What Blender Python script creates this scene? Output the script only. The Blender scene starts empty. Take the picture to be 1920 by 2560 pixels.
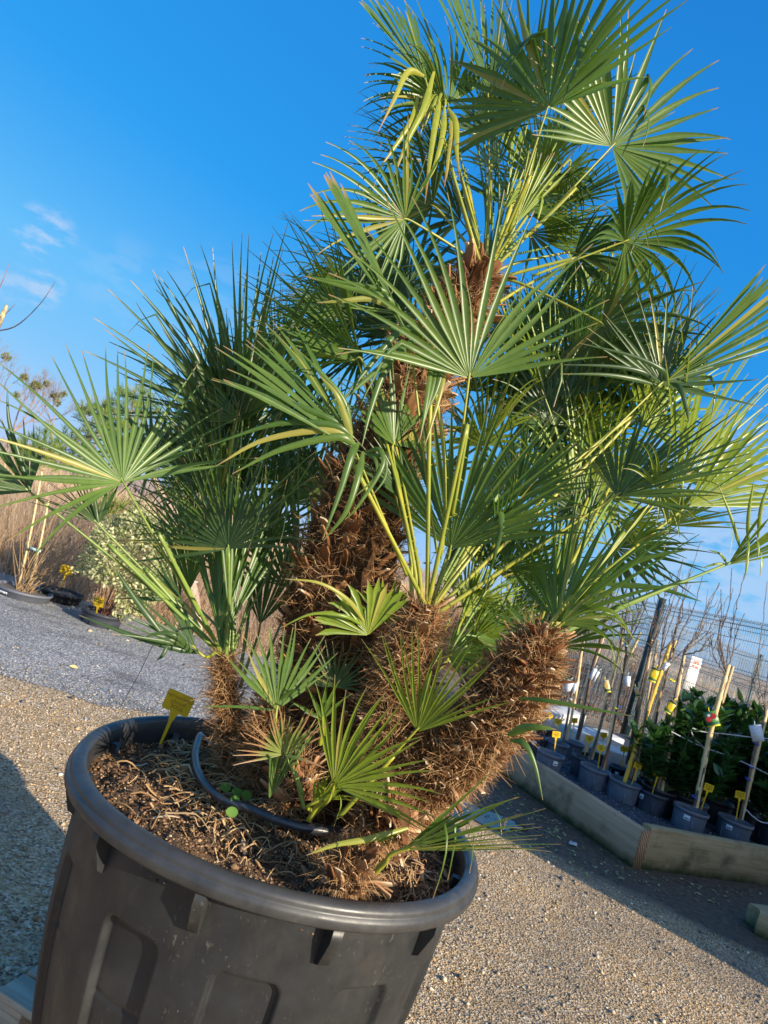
import bpy, math, random
import numpy as np
from mathutils import Vector, noise as mnoise
random.seed(7); RNG = np.random.default_rng(11)
R = math.radians
SC = bpy.context.scene; COL = SC.collection

# ------------------------------------------------------------------ camera
FPX, PITCH, ROLL, CAMH = 1750.0, R(4.0), R(18.0), 1.61      # focal length in pixels of a 1920x2560 frame
cd = bpy.data.cameras.new('camera'); cam = bpy.data.objects.new('camera', cd); COL.objects.link(cam)
cd.sensor_fit = 'VERTICAL'; cd.sensor_height = 24.0; cd.lens = FPX / 2560 * 24.0
cd.dof.use_dof = True; cd.dof.focus_distance = 1.75; cd.dof.aperture_fstop = 5.5
cd.clip_start = .05; cd.clip_end = 6000
from mathutils import Matrix
cam.matrix_world = Matrix.Translation((0, 0, CAMH)) @ Matrix.Rotation(R(90) + PITCH, 4, 'X') @ Matrix.Rotation(ROLL, 4, 'Z')
SC.camera = cam
# ------------------------------------------------------------------ sky, sun, exposure
SUN_EL, SUN_H = R(21.5), (.766, -.643)                            # unit ground vector pointing at the sun
w = bpy.data.worlds.new('World'); SC.world = w; w.use_nodes = True
nt = w.node_tree; nt.nodes.clear()
out = nt.nodes.new('ShaderNodeOutputWorld'); bg = nt.nodes.new('ShaderNodeBackground')
sky = nt.nodes.new('ShaderNodeTexSky'); sky.sky_type = 'NISHITA'; sky.sun_disc = False
sky.sun_elevation = SUN_EL; sky.sun_rotation = math.atan2(SUN_H[0], SUN_H[1]); sky.air_density = 1.0; sky.dust_density = .0; sky.ozone_density = 3.5
bg.inputs[1].default_value = .102
L = nt.links.new
def nd(k, **kw):
    n = nt.nodes.new('ShaderNode' + k)
    for a, v in kw.items(): setattr(n, a, v)
    return n
def mth(op, a, b=None, c=None):
    n = nd('Math', operation=op)
    for i, v in enumerate((a, b, c)):
        if v is None: continue
        if hasattr(v, 'links'): L(v, n.inputs[i])
        else: n.inputs[i].default_value = v
    return n.outputs[0]
def mrange(v, a, b, c, d):
    n = nd('MapRange'); n.interpolation_type = 'SMOOTHSTEP'; L(v, n.inputs[0])
    for i, q in enumerate((a, b, c, d)): n.inputs[i + 1].default_value = q
    return n.outputs[0]
def vscale(src, k):
    n = nd('VectorMath', operation='SCALE'); L(src, n.inputs[0])
    if hasattr(k, 'links'): L(k, n.inputs[3])
    else: n.inputs[3].default_value = k
    return n.outputs[0]
tc = nd('TexCoord'); dirv = tc.outputs['Generated']
# colour response of a clear winter sky: deep azure overhead, paler towards the horizon
KS = .1776 / 4; hs = nd('RGBCurve')
for ch, pts in enumerate(([(0, 0), (.112, .019), (.21, .030), (.396, .15), (.92, .33), (1.5, .44), (4, .62)], [(0, 0), (.214, .262), (.40, .352), (.70, .53), (1.36, .62), (4, .75)], [(0, 0), (.2, .45), (.417, .752), (.742, .89), (1.15, .97), (4, .99)])):
    cu = hs.mapping.curves[ch]
    for k, (a, b) in enumerate(pts):
        if k == 0: cu.points[0].location = (a / 4, b / 4)
        elif k == len(pts) - 1: cu.points[-1].location = (a / 4, b / 4)
        else: cu.points.new(a / 4, b / 4)
    for p in cu.points: p.handle_type = 'VECTOR'
hs.mapping.update(); L(vscale(sky.outputs[0], KS), hs.inputs['Color']); skyc = vscale(hs.outputs[0], 1 / KS)
# warm fill glow added to the unseen sky round the sun, warms the shade
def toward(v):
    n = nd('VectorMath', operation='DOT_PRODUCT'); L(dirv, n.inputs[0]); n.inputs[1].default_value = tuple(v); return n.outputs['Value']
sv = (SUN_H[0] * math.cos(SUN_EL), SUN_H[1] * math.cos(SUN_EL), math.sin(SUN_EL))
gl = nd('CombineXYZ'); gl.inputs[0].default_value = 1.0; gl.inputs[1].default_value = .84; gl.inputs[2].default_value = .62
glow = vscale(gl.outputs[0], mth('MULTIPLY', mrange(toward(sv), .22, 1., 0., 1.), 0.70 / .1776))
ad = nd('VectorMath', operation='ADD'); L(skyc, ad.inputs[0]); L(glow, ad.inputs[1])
# a few wisps of cloud: low on the left, and a thin lavender bank low on the right
mp = nd('Mapping'); mp.inputs['Scale'].default_value = (7, 7, 19); L(dirv, mp.inputs[0]); nz = nd('TexNoise'); nz.inputs['Scale'].default_value = 3.2; nz.inputs['Detail'].default_value = 7; nz.inputs['Roughness'].default_value = .55; L(mp.outputs[0], nz.inputs['Vector'])
def cdir(px, py):
    a, b = (px - 960) / FPX, (py - 1280) / FPX; c, s = math.cos(ROLL), math.sin(ROLL); u, v = c * a + s * b, -s * a + c * b
    return Vector((u, math.cos(PITCH) + v * math.sin(PITCH), math.sin(PITCH) - v * math.cos(PITCH))).normalized()
cl = None
for px, py, r, amt, lo in ((112, 590, 2.5, .85, .45), (112, 722, 1.7, .85, .42), (35, 712, 1.7, .6, .45), (1800, 1350, 11., .75, .33), (300, 700, 4., .16, .4), (520, 790, 6., .18, .4)):
    k = mth('MULTIPLY', mrange(toward(cdir(px, py)), math.cos(R(r)), math.cos(R(r * .25)), 0., amt), mrange(nz.outputs[0], lo, lo + .22, .0, 1.)); cl = k if cl is None else mth('MAXIMUM', cl, k)
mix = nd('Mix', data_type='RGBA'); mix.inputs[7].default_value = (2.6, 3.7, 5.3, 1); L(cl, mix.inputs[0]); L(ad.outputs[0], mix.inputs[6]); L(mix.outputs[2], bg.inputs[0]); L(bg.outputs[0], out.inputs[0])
sd = bpy.data.lights.new('sun', 'SUN'); sd.energy = 5.0; sd.angle = R(.5); sd.color = (1, .87, .68)
so = bpy.data.objects.new('sun', sd); COL.objects.link(so)
so.rotation_euler = Vector((-SUN_H[0] * math.cos(SUN_EL), -SUN_H[1] * math.cos(SUN_EL), -math.sin(SUN_EL))).to_track_quat('-Z', 'Y').to_euler()
so.location = (4, -3, 6)
vs = SC.view_settings; vs.view_transform = 'Standard'; vs.look = 'None'; vs.gamma = 1; vs.exposure = .80
SC.cycles.max_bounces = 6; SC.cycles.transparent_max_bounces = 8

# ------------------------------------------------------------------ measuring helpers
def ray(px, py):
    a, b = (px - 960) / FPX, (py - 1280) / FPX
    c, s = math.cos(ROLL), math.sin(ROLL)
    u, v = c * a + s * b, -s * a + c * b
    cp, sp = math.cos(PITCH), math.sin(PITCH)
    return np.array([u, cp + v * sp, sp - v * cp])
CAM = np.array([0, 0, CAMH])
def G(px, py, z=0.): r = ray(px, py); return CAM + r * ((z - CAMH) / r[2])
def P(px, py, d): r = ray(px, py); return CAM + r * (d / r[1])
def nrm(v): v = np.asarray(v, float); return v / (np.linalg.norm(v, axis=-1, keepdims=True) + 1e-12)
def smooth(pts, n=24):                                         # Catmull-Rom through the points
    p = np.array(pts, float); p = np.vstack([2 * p[0] - p[1], p, 2 * p[-1] - p[-2]]); o = []
    m = len(p) - 3; t = np.linspace(0, m, n)
    for q in t:
        i = min(int(q), m - 1); f = q - i; a, b, c, d = p[i:i + 4]
        o.append(.5 * (2 * b + (c - a) * f + (2 * a - 5 * b + 4 * c - d) * f * f + (3 * b - a - 3 * c + d) * f ** 3))
    return np.array(o)

class MB:                                                      # gathers verts and faces of ONE mesh
    def __init__(s): s.v = []; s.f = []; s.n = 0; s.a = {}
    def add(s, v, f, **attr):
        v = np.asarray(v, float).reshape(-1, 3)
        f = np.asarray(f, int)
        s.v.append(v); s.f.append((f + s.n))
        for k in set(attr) | set(s.a):
            s.a.setdefault(k, [np.zeros(s.n)] if s.n else [])
            s.a[k].append(np.broadcast_to(np.asarray(attr.get(k, 0.), float), (len(v),)).copy())
        s.n += len(v)
    def box(s, c, d, rz=0, M=None):
        x, y, z = np.array(d) / 2
        v = np.array([[a * x, b * y, e * z] for a in (-1, 1) for b in (-1, 1) for e in (-1, 1)])
        if rz: ca, sa = math.cos(rz), math.sin(rz); v = v @ np.array([[ca, sa, 0], [-sa, ca, 0], [0, 0, 1]])
        if M is not None: v = v @ np.array(M)
        s.add(v + np.array(c), [[0, 1, 3, 2], [4, 6, 7, 5], [0, 4, 5, 1], [2, 3, 7, 6], [0, 2, 6, 4], [1, 5, 7, 3]])
    def tube(s, pts, rad, n=6, cap=True, flat=1., **at):
        p = np.array(pts, float); m = len(p); rad = np.broadcast_to(np.asarray(rad, float), (m,))
        t = nrm(np.gradient(p, axis=0)); ref = np.array([0, 0, 1.]) if abs(t[0][2]) < .9 else np.array([1., 0, 0])
        u = nrm(np.cross(t, ref)); v = np.cross(t, u); a = np.linspace(0, 2 * math.pi, n, endpoint=False)
        ring = p[:, None] + rad[:, None, None] * (u[:, None] * np.cos(a)[None, :, None] + v[:, None] * np.sin(a)[None, :, None] * flat)
        f = [[i * n + j, i * n + (j + 1) % n, (i + 1) * n + (j + 1) % n, (i + 1) * n + j] for i in range(m - 1) for j in range(n)]
        V = ring.reshape(-1, 3); s.add(V, f, **at)
        if cap:
            s.add(np.vstack([ring[0], [p[0]]]), [[j, n, (j + 1) % n, j] for j in range(n)], **at)
            s.add(np.vstack([ring[-1], [p[-1]]]), [[j, (j + 1) % n, n, j] for j in range(n)], **at)
    def build(s, name, m, parent=None, smooth=False):
        me = bpy.data.meshes.new(name)
        if s.n:
            V = np.vstack(s.v); loops = []; tot = []
            for f in s.f:
                if f.ndim == 2 and f.shape[1] == 4:
                    tri = f[:, 3] == f[:, 0]
                    for g in f[~tri]: loops.extend(g); tot.append(4)
                    for g in f[tri]: loops.extend(g[:3]); tot.append(3)
                else:
                    for g in f: loops.extend(g); tot.append(len(g))
            me.vertices.add(len(V)); me.vertices.foreach_set('co', V.ravel())
            me.loops.add(len(loops)); me.loops.foreach_set('vertex_index', np.array(loops, dtype=np.int32))
            me.polygons.add(len(tot)); tt = np.array(tot, dtype=np.int32)
            me.polygons.foreach_set('loop_start', np.concatenate([[0], np.cumsum(tt)[:-1]]).astype(np.int32))
            me.polygons.foreach_set('loop_total', tt)
            for k, l in s.a.items():
                at = me.attributes.new(k, 'FLOAT', 'POINT'); at.data.foreach_set('value', np.concatenate(l).astype(np.float32))
            me.update(); me.validate()
            if smooth: me.polygons.foreach_set('use_smooth', np.ones(len(me.polygons), dtype=bool))
        if m: me.materials.append(m)
        o = bpy.data.objects.new(name, me); COL.objects.link(o)
        if parent:
            o.parent = parent
            o.matrix_parent_inverse = Matrix.Translation(-Vector(parent_loc(parent)))
        return o
def parent_loc(o): return (0, 0, 0) if o.parent else tuple(o.location)
def tag(o, label=None, cat=None, group=None, kind=None):
    for k, v in (('label', label), ('category', cat), ('group', group), ('kind', kind)):
        if v: o[k] = v
    return o
def thing(name, loc, label, cat, group=None):
    o = bpy.data.objects.new(name, None); COL.objects.link(o); o.location = loc; o.empty_display_size = .05
    return tag(o, label, cat, group)

# ------------------------------------------------------------------ materials
def newmat(name):
    m = bpy.data.materials.new(name); m.use_nodes = True; t = m.node_tree; t.nodes.clear()
    o = t.nodes.new('ShaderNodeOutputMaterial'); b = t.nodes.new('ShaderNodeBsdfPrincipled'); t.links.new(b.outputs[0], o.inputs[0])
    return m, t, b, o
def N(t, k, **kw):
    n = t.nodes.new('ShaderNode' + k)
    for a, v in kw.items():
        if a in ('op', 'operation'): n.operation = v
        elif isinstance(v, (int, float, tuple)) and a in n.inputs: n.inputs[a].default_value = v
        else: setattr(n, a, v)
    return n
def ramp(t, fac, stops):
    r = t.nodes.new('ShaderNodeValToRGB'); e = r.color_ramp.elements
    while len(e) < len(stops): e.new(.5)
    for q, (p, c) in zip(e, stops): q.position = p; q.color = (*c, 1)
    t.links.new(fac, r.inputs[0]); return r.outputs[0]
def cmix(t, fac, a, b, mode='MIX'):
    m = t.nodes.new('ShaderNodeMix'); m.data_type = 'RGBA'; m.blend_type = mode
    for s, v in ((0, fac), (6, a), (7, b)):
        if hasattr(v, 'links'): t.links.new(v, m.inputs[s])
        elif isinstance(v, (int, float)): m.inputs[s].default_value = v
        else: m.inputs[s].default_value = (*v, 1)
    return m.outputs[2]
def pos(t, scale=(1, 1, 1)):
    g = t.nodes.new('ShaderNodeTexCoord'); m = t.nodes.new('ShaderNodeMapping'); m.inputs['Scale'].default_value = scale
    t.links.new(g.outputs['Object'], m.inputs[0]); return m.outputs[0]
def nse(t, vec, scale, detail=4, rough=.6):
    n = t.nodes.new('ShaderNodeTexNoise'); n.inputs['Scale'].default_value = scale; n.inputs['Detail'].default_value = detail; n.inputs['Roughness'].default_value = rough
    t.links.new(vec, n.inputs['Vector']); return n.outputs[0]
def bump(t, b, h, strength=.4, dist=.01):
    n = t.nodes.new('ShaderNodeBump'); n.inputs['Strength'].default_value = strength; n.inputs['Distance'].default_value = dist
    t.links.new(h, n.inputs['Height']); t.links.new(n.outputs[0], b.inputs['Normal'])
def simple(name, c1, c2=None, scale=8, rough=.6, bmp=.0, bscale=None, stretch=(1, 1, 1), spec=.4, metal=0., contrast=(.35, .65), bdist=.004):
    m, t, b, o = newmat(name); b.inputs['Roughness'].default_value = rough; b.inputs['Specular IOR Level'].default_value = spec; b.inputs['Metallic'].default_value = metal
    v = pos(t, stretch)
    if c2: t.links.new(ramp(t, nse(t, v, scale), [(contrast[0], c1), (contrast[1], c2)]), b.inputs['Base Color'])
    else: b.inputs['Base Color'].default_value = (*c1, 1)
    if bmp: bump(t, b, nse(t, v, bscale or scale * 3, 5), bmp, bdist)
    return m
def attrcol(name, stops, attr='lr', rough=.7, spec=.3, transl=0., tcol=None, noise=0.):
    m, t, b, o = newmat(name); a = N(t, 'Attribute'); a.attribute_name = attr
    c = ramp(t, a.outputs['Fac'], stops); t.links.new(c, b.inputs['Base Color']); b.inputs['Roughness'].default_value = rough; b.inputs['Specular IOR Level'].default_value = spec
    if transl:
        tr = N(t, 'BsdfTranslucent'); mx = N(t, 'MixShader'); mx.inputs[0].default_value = transl
        t.links.new(cmix(t, .6, c, tcol or (.3, .4, .05)), tr.inputs[0]); t.links.new(b.outputs[0], mx.inputs[1]); t.links.new(tr.outputs[0], mx.inputs[2]); t.links.new(mx.outputs[0], o.inputs[0])
    return m
def leafmat(name, g1, g2, tip=(.30, .20, .10), tcol=(.22, .40, .04), transl=.32, rough=.34, t0=.93, t1=1.0):
    m, t, b, o = newmat(name); a = N(t, 'Attribute'); a.attribute_name = 'lr'; s = N(t, 'Attribute'); s.attribute_name = 'lt'
    c = cmix(t, a.outputs['Fac'], g1, g2)
    vein = nse(t, pos(t, (1, 1, 1)), 60, 3); c = cmix(t, .18, c, ramp(t, vein, [(.35, (.5, .6, .3)), (.65, (.02, .05, .02))]), 'OVERLAY')
    base = N(t, 'MapRange'); base.inputs[1].default_value = .0; base.inputs[2].default_value = .30; base.inputs[3].default_value = .40; base.inputs[4].default_value = 0.
    t.links.new(s.outputs['Fac'], base.inputs[0]); c = cmix(t, base.outputs[0], c, tuple(min(1, 1.5 * x + .04) for x in g2))
    mr = N(t, 'MapRange'); mr.inputs[1].default_value = t0; mr.inputs[2].default_value = t1
    ad = N(t, 'Math', operation='ADD'); sc2 = N(t, 'Math', operation='MULTIPLY'); sc2.inputs[1].default_value = .06
    t.links.new(a.outputs['Fac'], sc2.inputs[0]); t.links.new(s.outputs['Fac'], ad.inputs[0]); t.links.new(sc2.outputs[0], ad.inputs[1]); t.links.new(ad.outputs[0], mr.inputs[0])
    yl = N(t, 'MapRange'); yl.inputs[1].default_value = .92; yl.inputs[2].default_value = 1.; yl.inputs[4].default_value = .8; t.links.new(a.outputs['Fac'], yl.inputs[0]); c = cmix(t, yl.outputs[0], c, (.36, .31, .07))
    c = cmix(t, mr.outputs[0], c, tip); t.links.new(c, b.inputs['Base Color'])
    b.inputs['Roughness'].default_value = rough; b.inputs['Specular IOR Level'].default_value = .4
    tr = N(t, 'BsdfTranslucent'); mx = N(t, 'MixShader'); mx.inputs[0].default_value = transl
    t.links.new(cmix(t, .65, c, tcol), tr.inputs[0]); t.links.new(b.outputs[0], mx.inputs[1]); t.links.new(tr.outputs[0], mx.inputs[2]); t.links.new(mx.outputs[0], o.inputs[0])
    return m
M = {}
M['leaf'] = leafmat('palm_leaf', (.056, .115, .022), (.125, .195, .034))
M['leaf_bright'] = leafmat('palm_leaf_young', (.14, .21, .020), (.25, .31, .035), tcol=(.42, .55, .05))
M['leaf_blue'] = leafmat('palm_leaf_bluish_shade', (.032, .072, .024), (.072, .122, .034), tcol=(.2, .34, .06))  # darker, bluer leaf copy: shade of the shaded fronds put into the colour
M['leaf_yellow'] = leafmat('palm_leaf_yellowing', (.24, .30, .035), (.34, .34, .04), tcol=(.5, .48, .04), t0=.72, t1=.98, tip=(.26, .13, .05))
M['leaf_dry'] = leafmat('palm_leaf_drying', (.16, .22, .05), (.26, .26, .08), t0=.38, t1=.68, tip=(.33, .18, .09))
M['petiole'] = simple('palm_petiole', (.17, .21, .022), (.33, .31, .03), 9, .4, spec=.5)
M['petiole_green'] = simple('palm_petiole_green', (.12, .20, .04), (.2, .27, .05), 14, .4, spec=.5)
M['trunk'] = simple('palm_trunk', (.035, .018, .009), (.12, .06, .028), 30, .95, 1., 90, spec=.1, bdist=.01)
M['fibre'] = attrcol('palm_fibre', [(0, (.10, .05, .024)), (.35, (.25, .13, .055)), (.7, (.40, .235, .11)), (1, (.56, .39, .21))], rough=.75, spec=.15, transl=.15, tcol=(.5, .3, .12))
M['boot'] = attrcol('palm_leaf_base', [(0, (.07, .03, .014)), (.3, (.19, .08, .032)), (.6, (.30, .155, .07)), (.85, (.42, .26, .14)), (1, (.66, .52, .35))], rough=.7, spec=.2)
# ------------------------------------------------------------------ ground
def gz(x, y):
    x = np.asarray(x, float); y = np.asarray(y, float)
    return .012 * np.sin(1.7 * x + .6) * np.sin(1.3 * y) * np.clip(2 - np.hypot(x, y) / 10, 0, 1)
def ground_mat():
    m, t, b, o = newmat('tan_gravel'); b.inputs['Roughness'].default_value = .95; b.inputs['Specular IOR Level'].default_value = .2
    v = pos(t); big = nse(t, v, 1.1, 4); mid = nse(t, v, 7, 5)
    vo = N(t, 'TexVoronoi', Scale=95.); t.links.new(v, vo.inputs['Vector'])
    sp = N(t, 'SeparateColor'); t.links.new(vo.outputs['Color'], sp.inputs[0])
    c = ramp(t, sp.outputs[0], [(0, (.10, .07, .045)), (.25, (.30, .20, .11)), (.6, (.46, .325, .18)), (.85, (.58, .45, .29)), (1, (.60, .53, .43))])
    c = cmix(t, ramp(t, mid, [(.42, (0, 0, 0)), (.66, (.65, .65, .65))]), c, (.40, .265, .13))
    c = cmix(t, ramp(t, big, [(.46, (0, 0, 0)), (.72, (.6, .6, .6))]), c, (.15, .13, .11))
    # wet, trodden soil in front of the timber edge
    g = N(t, 'TexCoord'); s = N(t, 'SeparateXYZ'); t.links.new(g.outputs['Object'], s.inputs[0])
    wl = N(t, 'Math', operation='MULTIPLY_ADD'); wl.inputs[1].default_value = .55; t.links.new(s.outputs[0], wl.inputs[0]); t.links.new(s.outputs[1], wl.inputs[2])
    wn = N(t, 'Math', operation='MULTIPLY_ADD'); wn.inputs[1].default_value = .55; t.links.new(nse(t, v, 2.4, 5), wn.inputs[0]); t.links.new(wl.outputs[0], wn.inputs[2])
    wr = N(t, 'MapRange'); wr.inputs[1].default_value = 6.2; wr.inputs[2].default_value = 6.6; t.links.new(wn.outputs[0], wr.inputs[0])
    xr = N(t, 'MapRange'); xr.inputs[1].default_value = .1; xr.inputs[2].default_value = .7; t.links.new(s.outputs[0], xr.inputs[0])
    ww = N(t, 'Math', operation='MULTIPLY'); t.links.new(wr.outputs[0], ww.inputs[0]); t.links.new(xr.outputs[0], ww.inputs[1])
    c = cmix(t, ww.outputs[0], c, ramp(t, nse(t, v, 24, 6), [(.3, (.035, .027, .02)), (.7, (.13, .095, .065))]))
    rr = N(t, 'MapRange'); rr.inputs[3].default_value = .95; rr.inputs[4].default_value = .6; t.links.new(ww.outputs[0], rr.inputs[0]); t.links.new(rr.outputs[0], b.inputs['Roughness'])
    # far land: dry winter grass
    fr = N(t, 'MapRange'); fr.inputs[1].default_value = 9.5; fr.inputs[2].default_value = 12; t.links.new(s.outputs[1], fr.inputs[0])
    c = cmix(t, fr.outputs[0], c, ramp(t, nse(t, pos(t, (.25, .25, .25)), 3, 6), [(.3, (.26, .18, .11)), (.7, (.42, .31, .20))]))
    t.links.new(c, b.inputs['Base Color']); bump(t, b, vo.outputs['Distance'], .8, .006)
    return m
sx = np.sinh(np.linspace(-7.3, 7.3, 181)) * 1.9; sy = np.concatenate([-np.sinh(np.linspace(5.5, .2, 30)) * 2, np.sinh(np.linspace(0, 7.3, 170)) * 1.9])
X, Y = np.meshgrid(sx, sy); Z = gz(X, Y); nx = len(sx); ny = len(sy)
mb = MB(); ii = np.arange((ny - 1) * nx).reshape(ny - 1, nx)[:, :-1].ravel()
mb.add(np.c_[X.ravel(), Y.ravel(), Z.ravel()], np.c_[ii, ii + 1, ii + nx + 1, ii + nx])
tag(mb.build('ground', ground_mat(), smooth=True), kind='structure')
# blue-grey chippings: a sheet 4 mm above the ground with a ragged near edge
def chip_edge(x): return 5.75 + .46 * (x + .7) * (1 if x < -.7 else .3) + .11 * math.sin(2.1 * x + 1) + .06 * math.sin(5.3 * x) + .03 * math.sin(13 * x)
m, t, b, o = newmat('blue_chippings'); b.inputs['Roughness'].default_value = .9; v = pos(t)
vo = N(t, 'TexVoronoi', Scale=70.); t.links.new(v, vo.inputs['Vector']); sp = N(t, 'SeparateColor'); t.links.new(vo.outputs['Color'], sp.inputs[0])
c = ramp(t, sp.outputs[0], [(0, (.10, .10, .105)), (.4, (.21, .21, .215)), (.8, (.32, .32, .315)), (1, (.52, .50, .46))])
c = cmix(t, ramp(t, nse(t, v, 2.2, 6), [(.5, (0, 0, 0)), (.75, (.5, .5, .5))]), c, (.10, .10, .10))
c = cmix(t, ramp(t, nse(t, pos(t, (.6, 1.4, 1)), 1.6, 7, .7), [(.52, (0, 0, 0)), (.70, (.8, .8, .8))]), c, (.045, .045, .045)); c = cmix(t, ramp(t, nse(t, pos(t, (1, 1, 1)), 5, 6, .7), [(.60, (0, 0, 0)), (.78, (.6, .6, .6))]), c, (.30, .23, .14))
t.links.new(c, b.inputs['Base Color']); bump(t, b, vo.outputs['Distance'], .9, .008); M['chips'] = m
mb = MB(); xs = np.linspace(-9, 1.2, 160); ys = np.linspace(0, 1, 24); V = []
for x in xs:
    e0 = chip_edge(x); e1 = 9.3 + .25 * math.sin(1.3 * x) + .08 * math.sin(6 * x)
    for q in ys: y = e0 + (e1 - e0) * q; V.append((x, y, float(gz(x, y)) + .004 + .012 * math.sin(math.pi * q)))
f = [[i * 24 + j, (i + 1) * 24 + j, (i + 1) * 24 + j + 1, i * 24 + j + 1] for i in range(159) for j in range(23)]
mb.add(V, f); tag(mb.build('gravel_path', M['chips'], smooth=True), kind='structure')

# loose stones (stuff): small faceted pebbles lying on the sheets
def stones(mb, xy, size, zf, flat=.65):
    n = len(xy); base = np.array([[1, 0, 0], [-1, 0, 0], [0, 1, 0], [0, -1, 0], [0, 0, 1], [0, 0, -1], [.62, .62, .35], [-.6, .5, .45]])
    tri = np.array([[0, 6, 4], [6, 2, 4], [2, 7, 4], [7, 1, 4], [1, 3, 4], [3, 0, 4], [0, 5, 2], [2, 5, 1], [1, 5, 3], [3, 5, 0], [0, 2, 6], [2, 1, 7]])
    j = base[None] * RNG.uniform(.6, 1.25, (n, 8, 3)); a = RNG.uniform(0, 6.28, n); c, s = np.cos(a), np.sin(a)
    el = RNG.uniform(.75, 1.5, n)
    x = j[..., 0] * el[:, None]; y = j[..., 1]
    p = np.stack([x * c[:, None] - y * s[:, None], x * s[:, None] + y * c[:, None], j[..., 2] * flat], -1) * size[:, None, None]
    z = zf(xy[:, 0], xy[:, 1]) + size * flat * RNG.uniform(.1, .55, n)
    p += np.c_[xy, z][:, None]
    f = (tri[None] + (np.arange(n) * 8)[:, None, None]).reshape(-1, 3); f = np.c_[f, f[:, 0]]
    mb.add(p.reshape(-1, 3), f, lr=np.repeat(RNG.uniform(0, 1, n), 8))
def inside(px, py, poly):
    r = np.zeros(len(px), bool); m = len(poly)
    for i in range(m):
        (x1, y1), (x2, y2) = poly[i], poly[(i + 1) % m]
        k = ((y1 > py) != (y2 > py)); r ^= k & (px < (x2 - x1) * (py - y1) / (y2 - y1 + 1e-12) + x1)
    return r
def scatter(poly, n):
    poly = np.array(poly); lo, hi = poly.min(0), poly.max(0); o = np.zeros((0, 2))
    while len(o) < n:
        q = RNG.uniform(lo, hi, (n * 2, 2)); o = np.vstack([o, q[inside(q[:, 0], q[:, 1], poly)]])
    return o[:n]
gflat = lambda x, y: gz(x, y) + .001
def sizes(n, a, b, big=.01, bigmax=.02):
    s = a + (b - a) * RNG.beta(1.2, 3.2, n); k = RNG.uniform(0, 1, n) < big; s[k] = RNG.uniform(b, bigmax, k.sum()); return s
M['stone_tan'] = attrcol('tan_pebbles', [(0, (.08, .06, .045)), (.15, (.20, .145, .09)), (.4, (.42, .29, .155)), (.7, (.54, .40, .235)), (.92, (.66, .55, .40)), (1, (.74, .68, .58))], rough=.85)
t = M['stone_tan'].node_tree; b = [n for n in t.nodes if n.type == 'BSDF_PRINCIPLED'][0]; lk = b.inputs['Base Color'].links[0].from_socket
t.links.new(cmix(t, ramp(t, nse(t, pos(t), 1.15, 5), [(.46, (0, 0, 0)), (.62, (.85, .85, .85))]), lk, (.15, .145, .135)), b.inputs['Base Color'])   # drifts of grey stone among the tan
M['stone_blue'] = attrcol('blue_grey_chips', [(0, (.08, .083, .09)), (.4, (.19, .195, .20)), (.8, (.31, .315, .32)), (.97, (.43, .43, .42)), (1, (.7, .62, .48))], rough=.8)
mb = MB(); fg = [(.25, 1.95), (1.4, 1.9), (3.2, 2.9), (3.6, 4.3), (2.0, 5.0), (.8, 5.4), (.15, 5.0)]
stones(mb, scatter(fg, 60000), sizes(60000, .002, .0072, .008, .016), gflat)
far = [(-2.6, 2.1), (-.4, 2.0), (-.5, 5.6), (-3.0, 5.2)]
stones(mb, scatter(far, 16000), sizes(16000, .003, .010, .006, .018), gflat)
bigs = [(1075, 2340, .017), (1112, 2448, .020), (1150, 2440, .019), (1206, 2430, .016), (1220, 2240, .013), (1362, 2285, .011), (1900, 2500, .024), (1420, 2450, .013), (1085, 2395, .013), (1213, 2195, .016), (1405, 2200, .02), (1425, 2160, .02), (330, 1800, .018), (190, 2240, .014), (130, 2185, .018), (60, 2130, .016), (85, 2300, .016)]
for q in bigs: g = G(q[0], q[1]); stones(mb, np.array([[g[0], g[1]]]), np.array([q[2]]), gflat, .8)
tag(mb.build('loose_gravel', M['stone_tan']), 'tan and grey pebbles lying loose over the sandy yard', 'gravel', kind='stuff')
mb = MB(); bl = [(x, chip_edge(x)) for x in np.linspace(-5.0, .6, 24)] + [(.6, 8.9), (-6, 9.2)]
q = scatter(bl, 26000); stones(mb, q, sizes(26000, .004, .013, .004, .022), lambda x, y: gz(x, y) + .006)
q2 = scatter([(-3.0, 4.3), (.2, 5.3), (.2, 6.1), (-3.0, 5.3)], 3000); stones(mb, q2, sizes(3000, .004, .011), gflat)
tag(mb.build('loose_chippings', M['stone_blue']), 'blue grey stone chippings spread on the path left of the palm', 'gravel', kind='stuff')
mb = MB(); q = scatter([(x, chip_edge(x) - .12) for x in np.linspace(-4.2, .4, 20)] + [(.4, 6.6), (-4.2, 5.4)], 1600); stones(mb, q, sizes(1600, .004, .011, .01, .026), lambda x, y: gz(x, y) + .008); q = scatter(bl, 500); stones(mb, q, sizes(500, .006, .014, .06, .032), lambda x, y: gz(x, y) + .010)
tag(mb.build('strayed_pebbles', M['stone_tan']), 'tan pebbles strayed over the edge of the blue grey path', 'gravel', kind='stuff')
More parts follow.
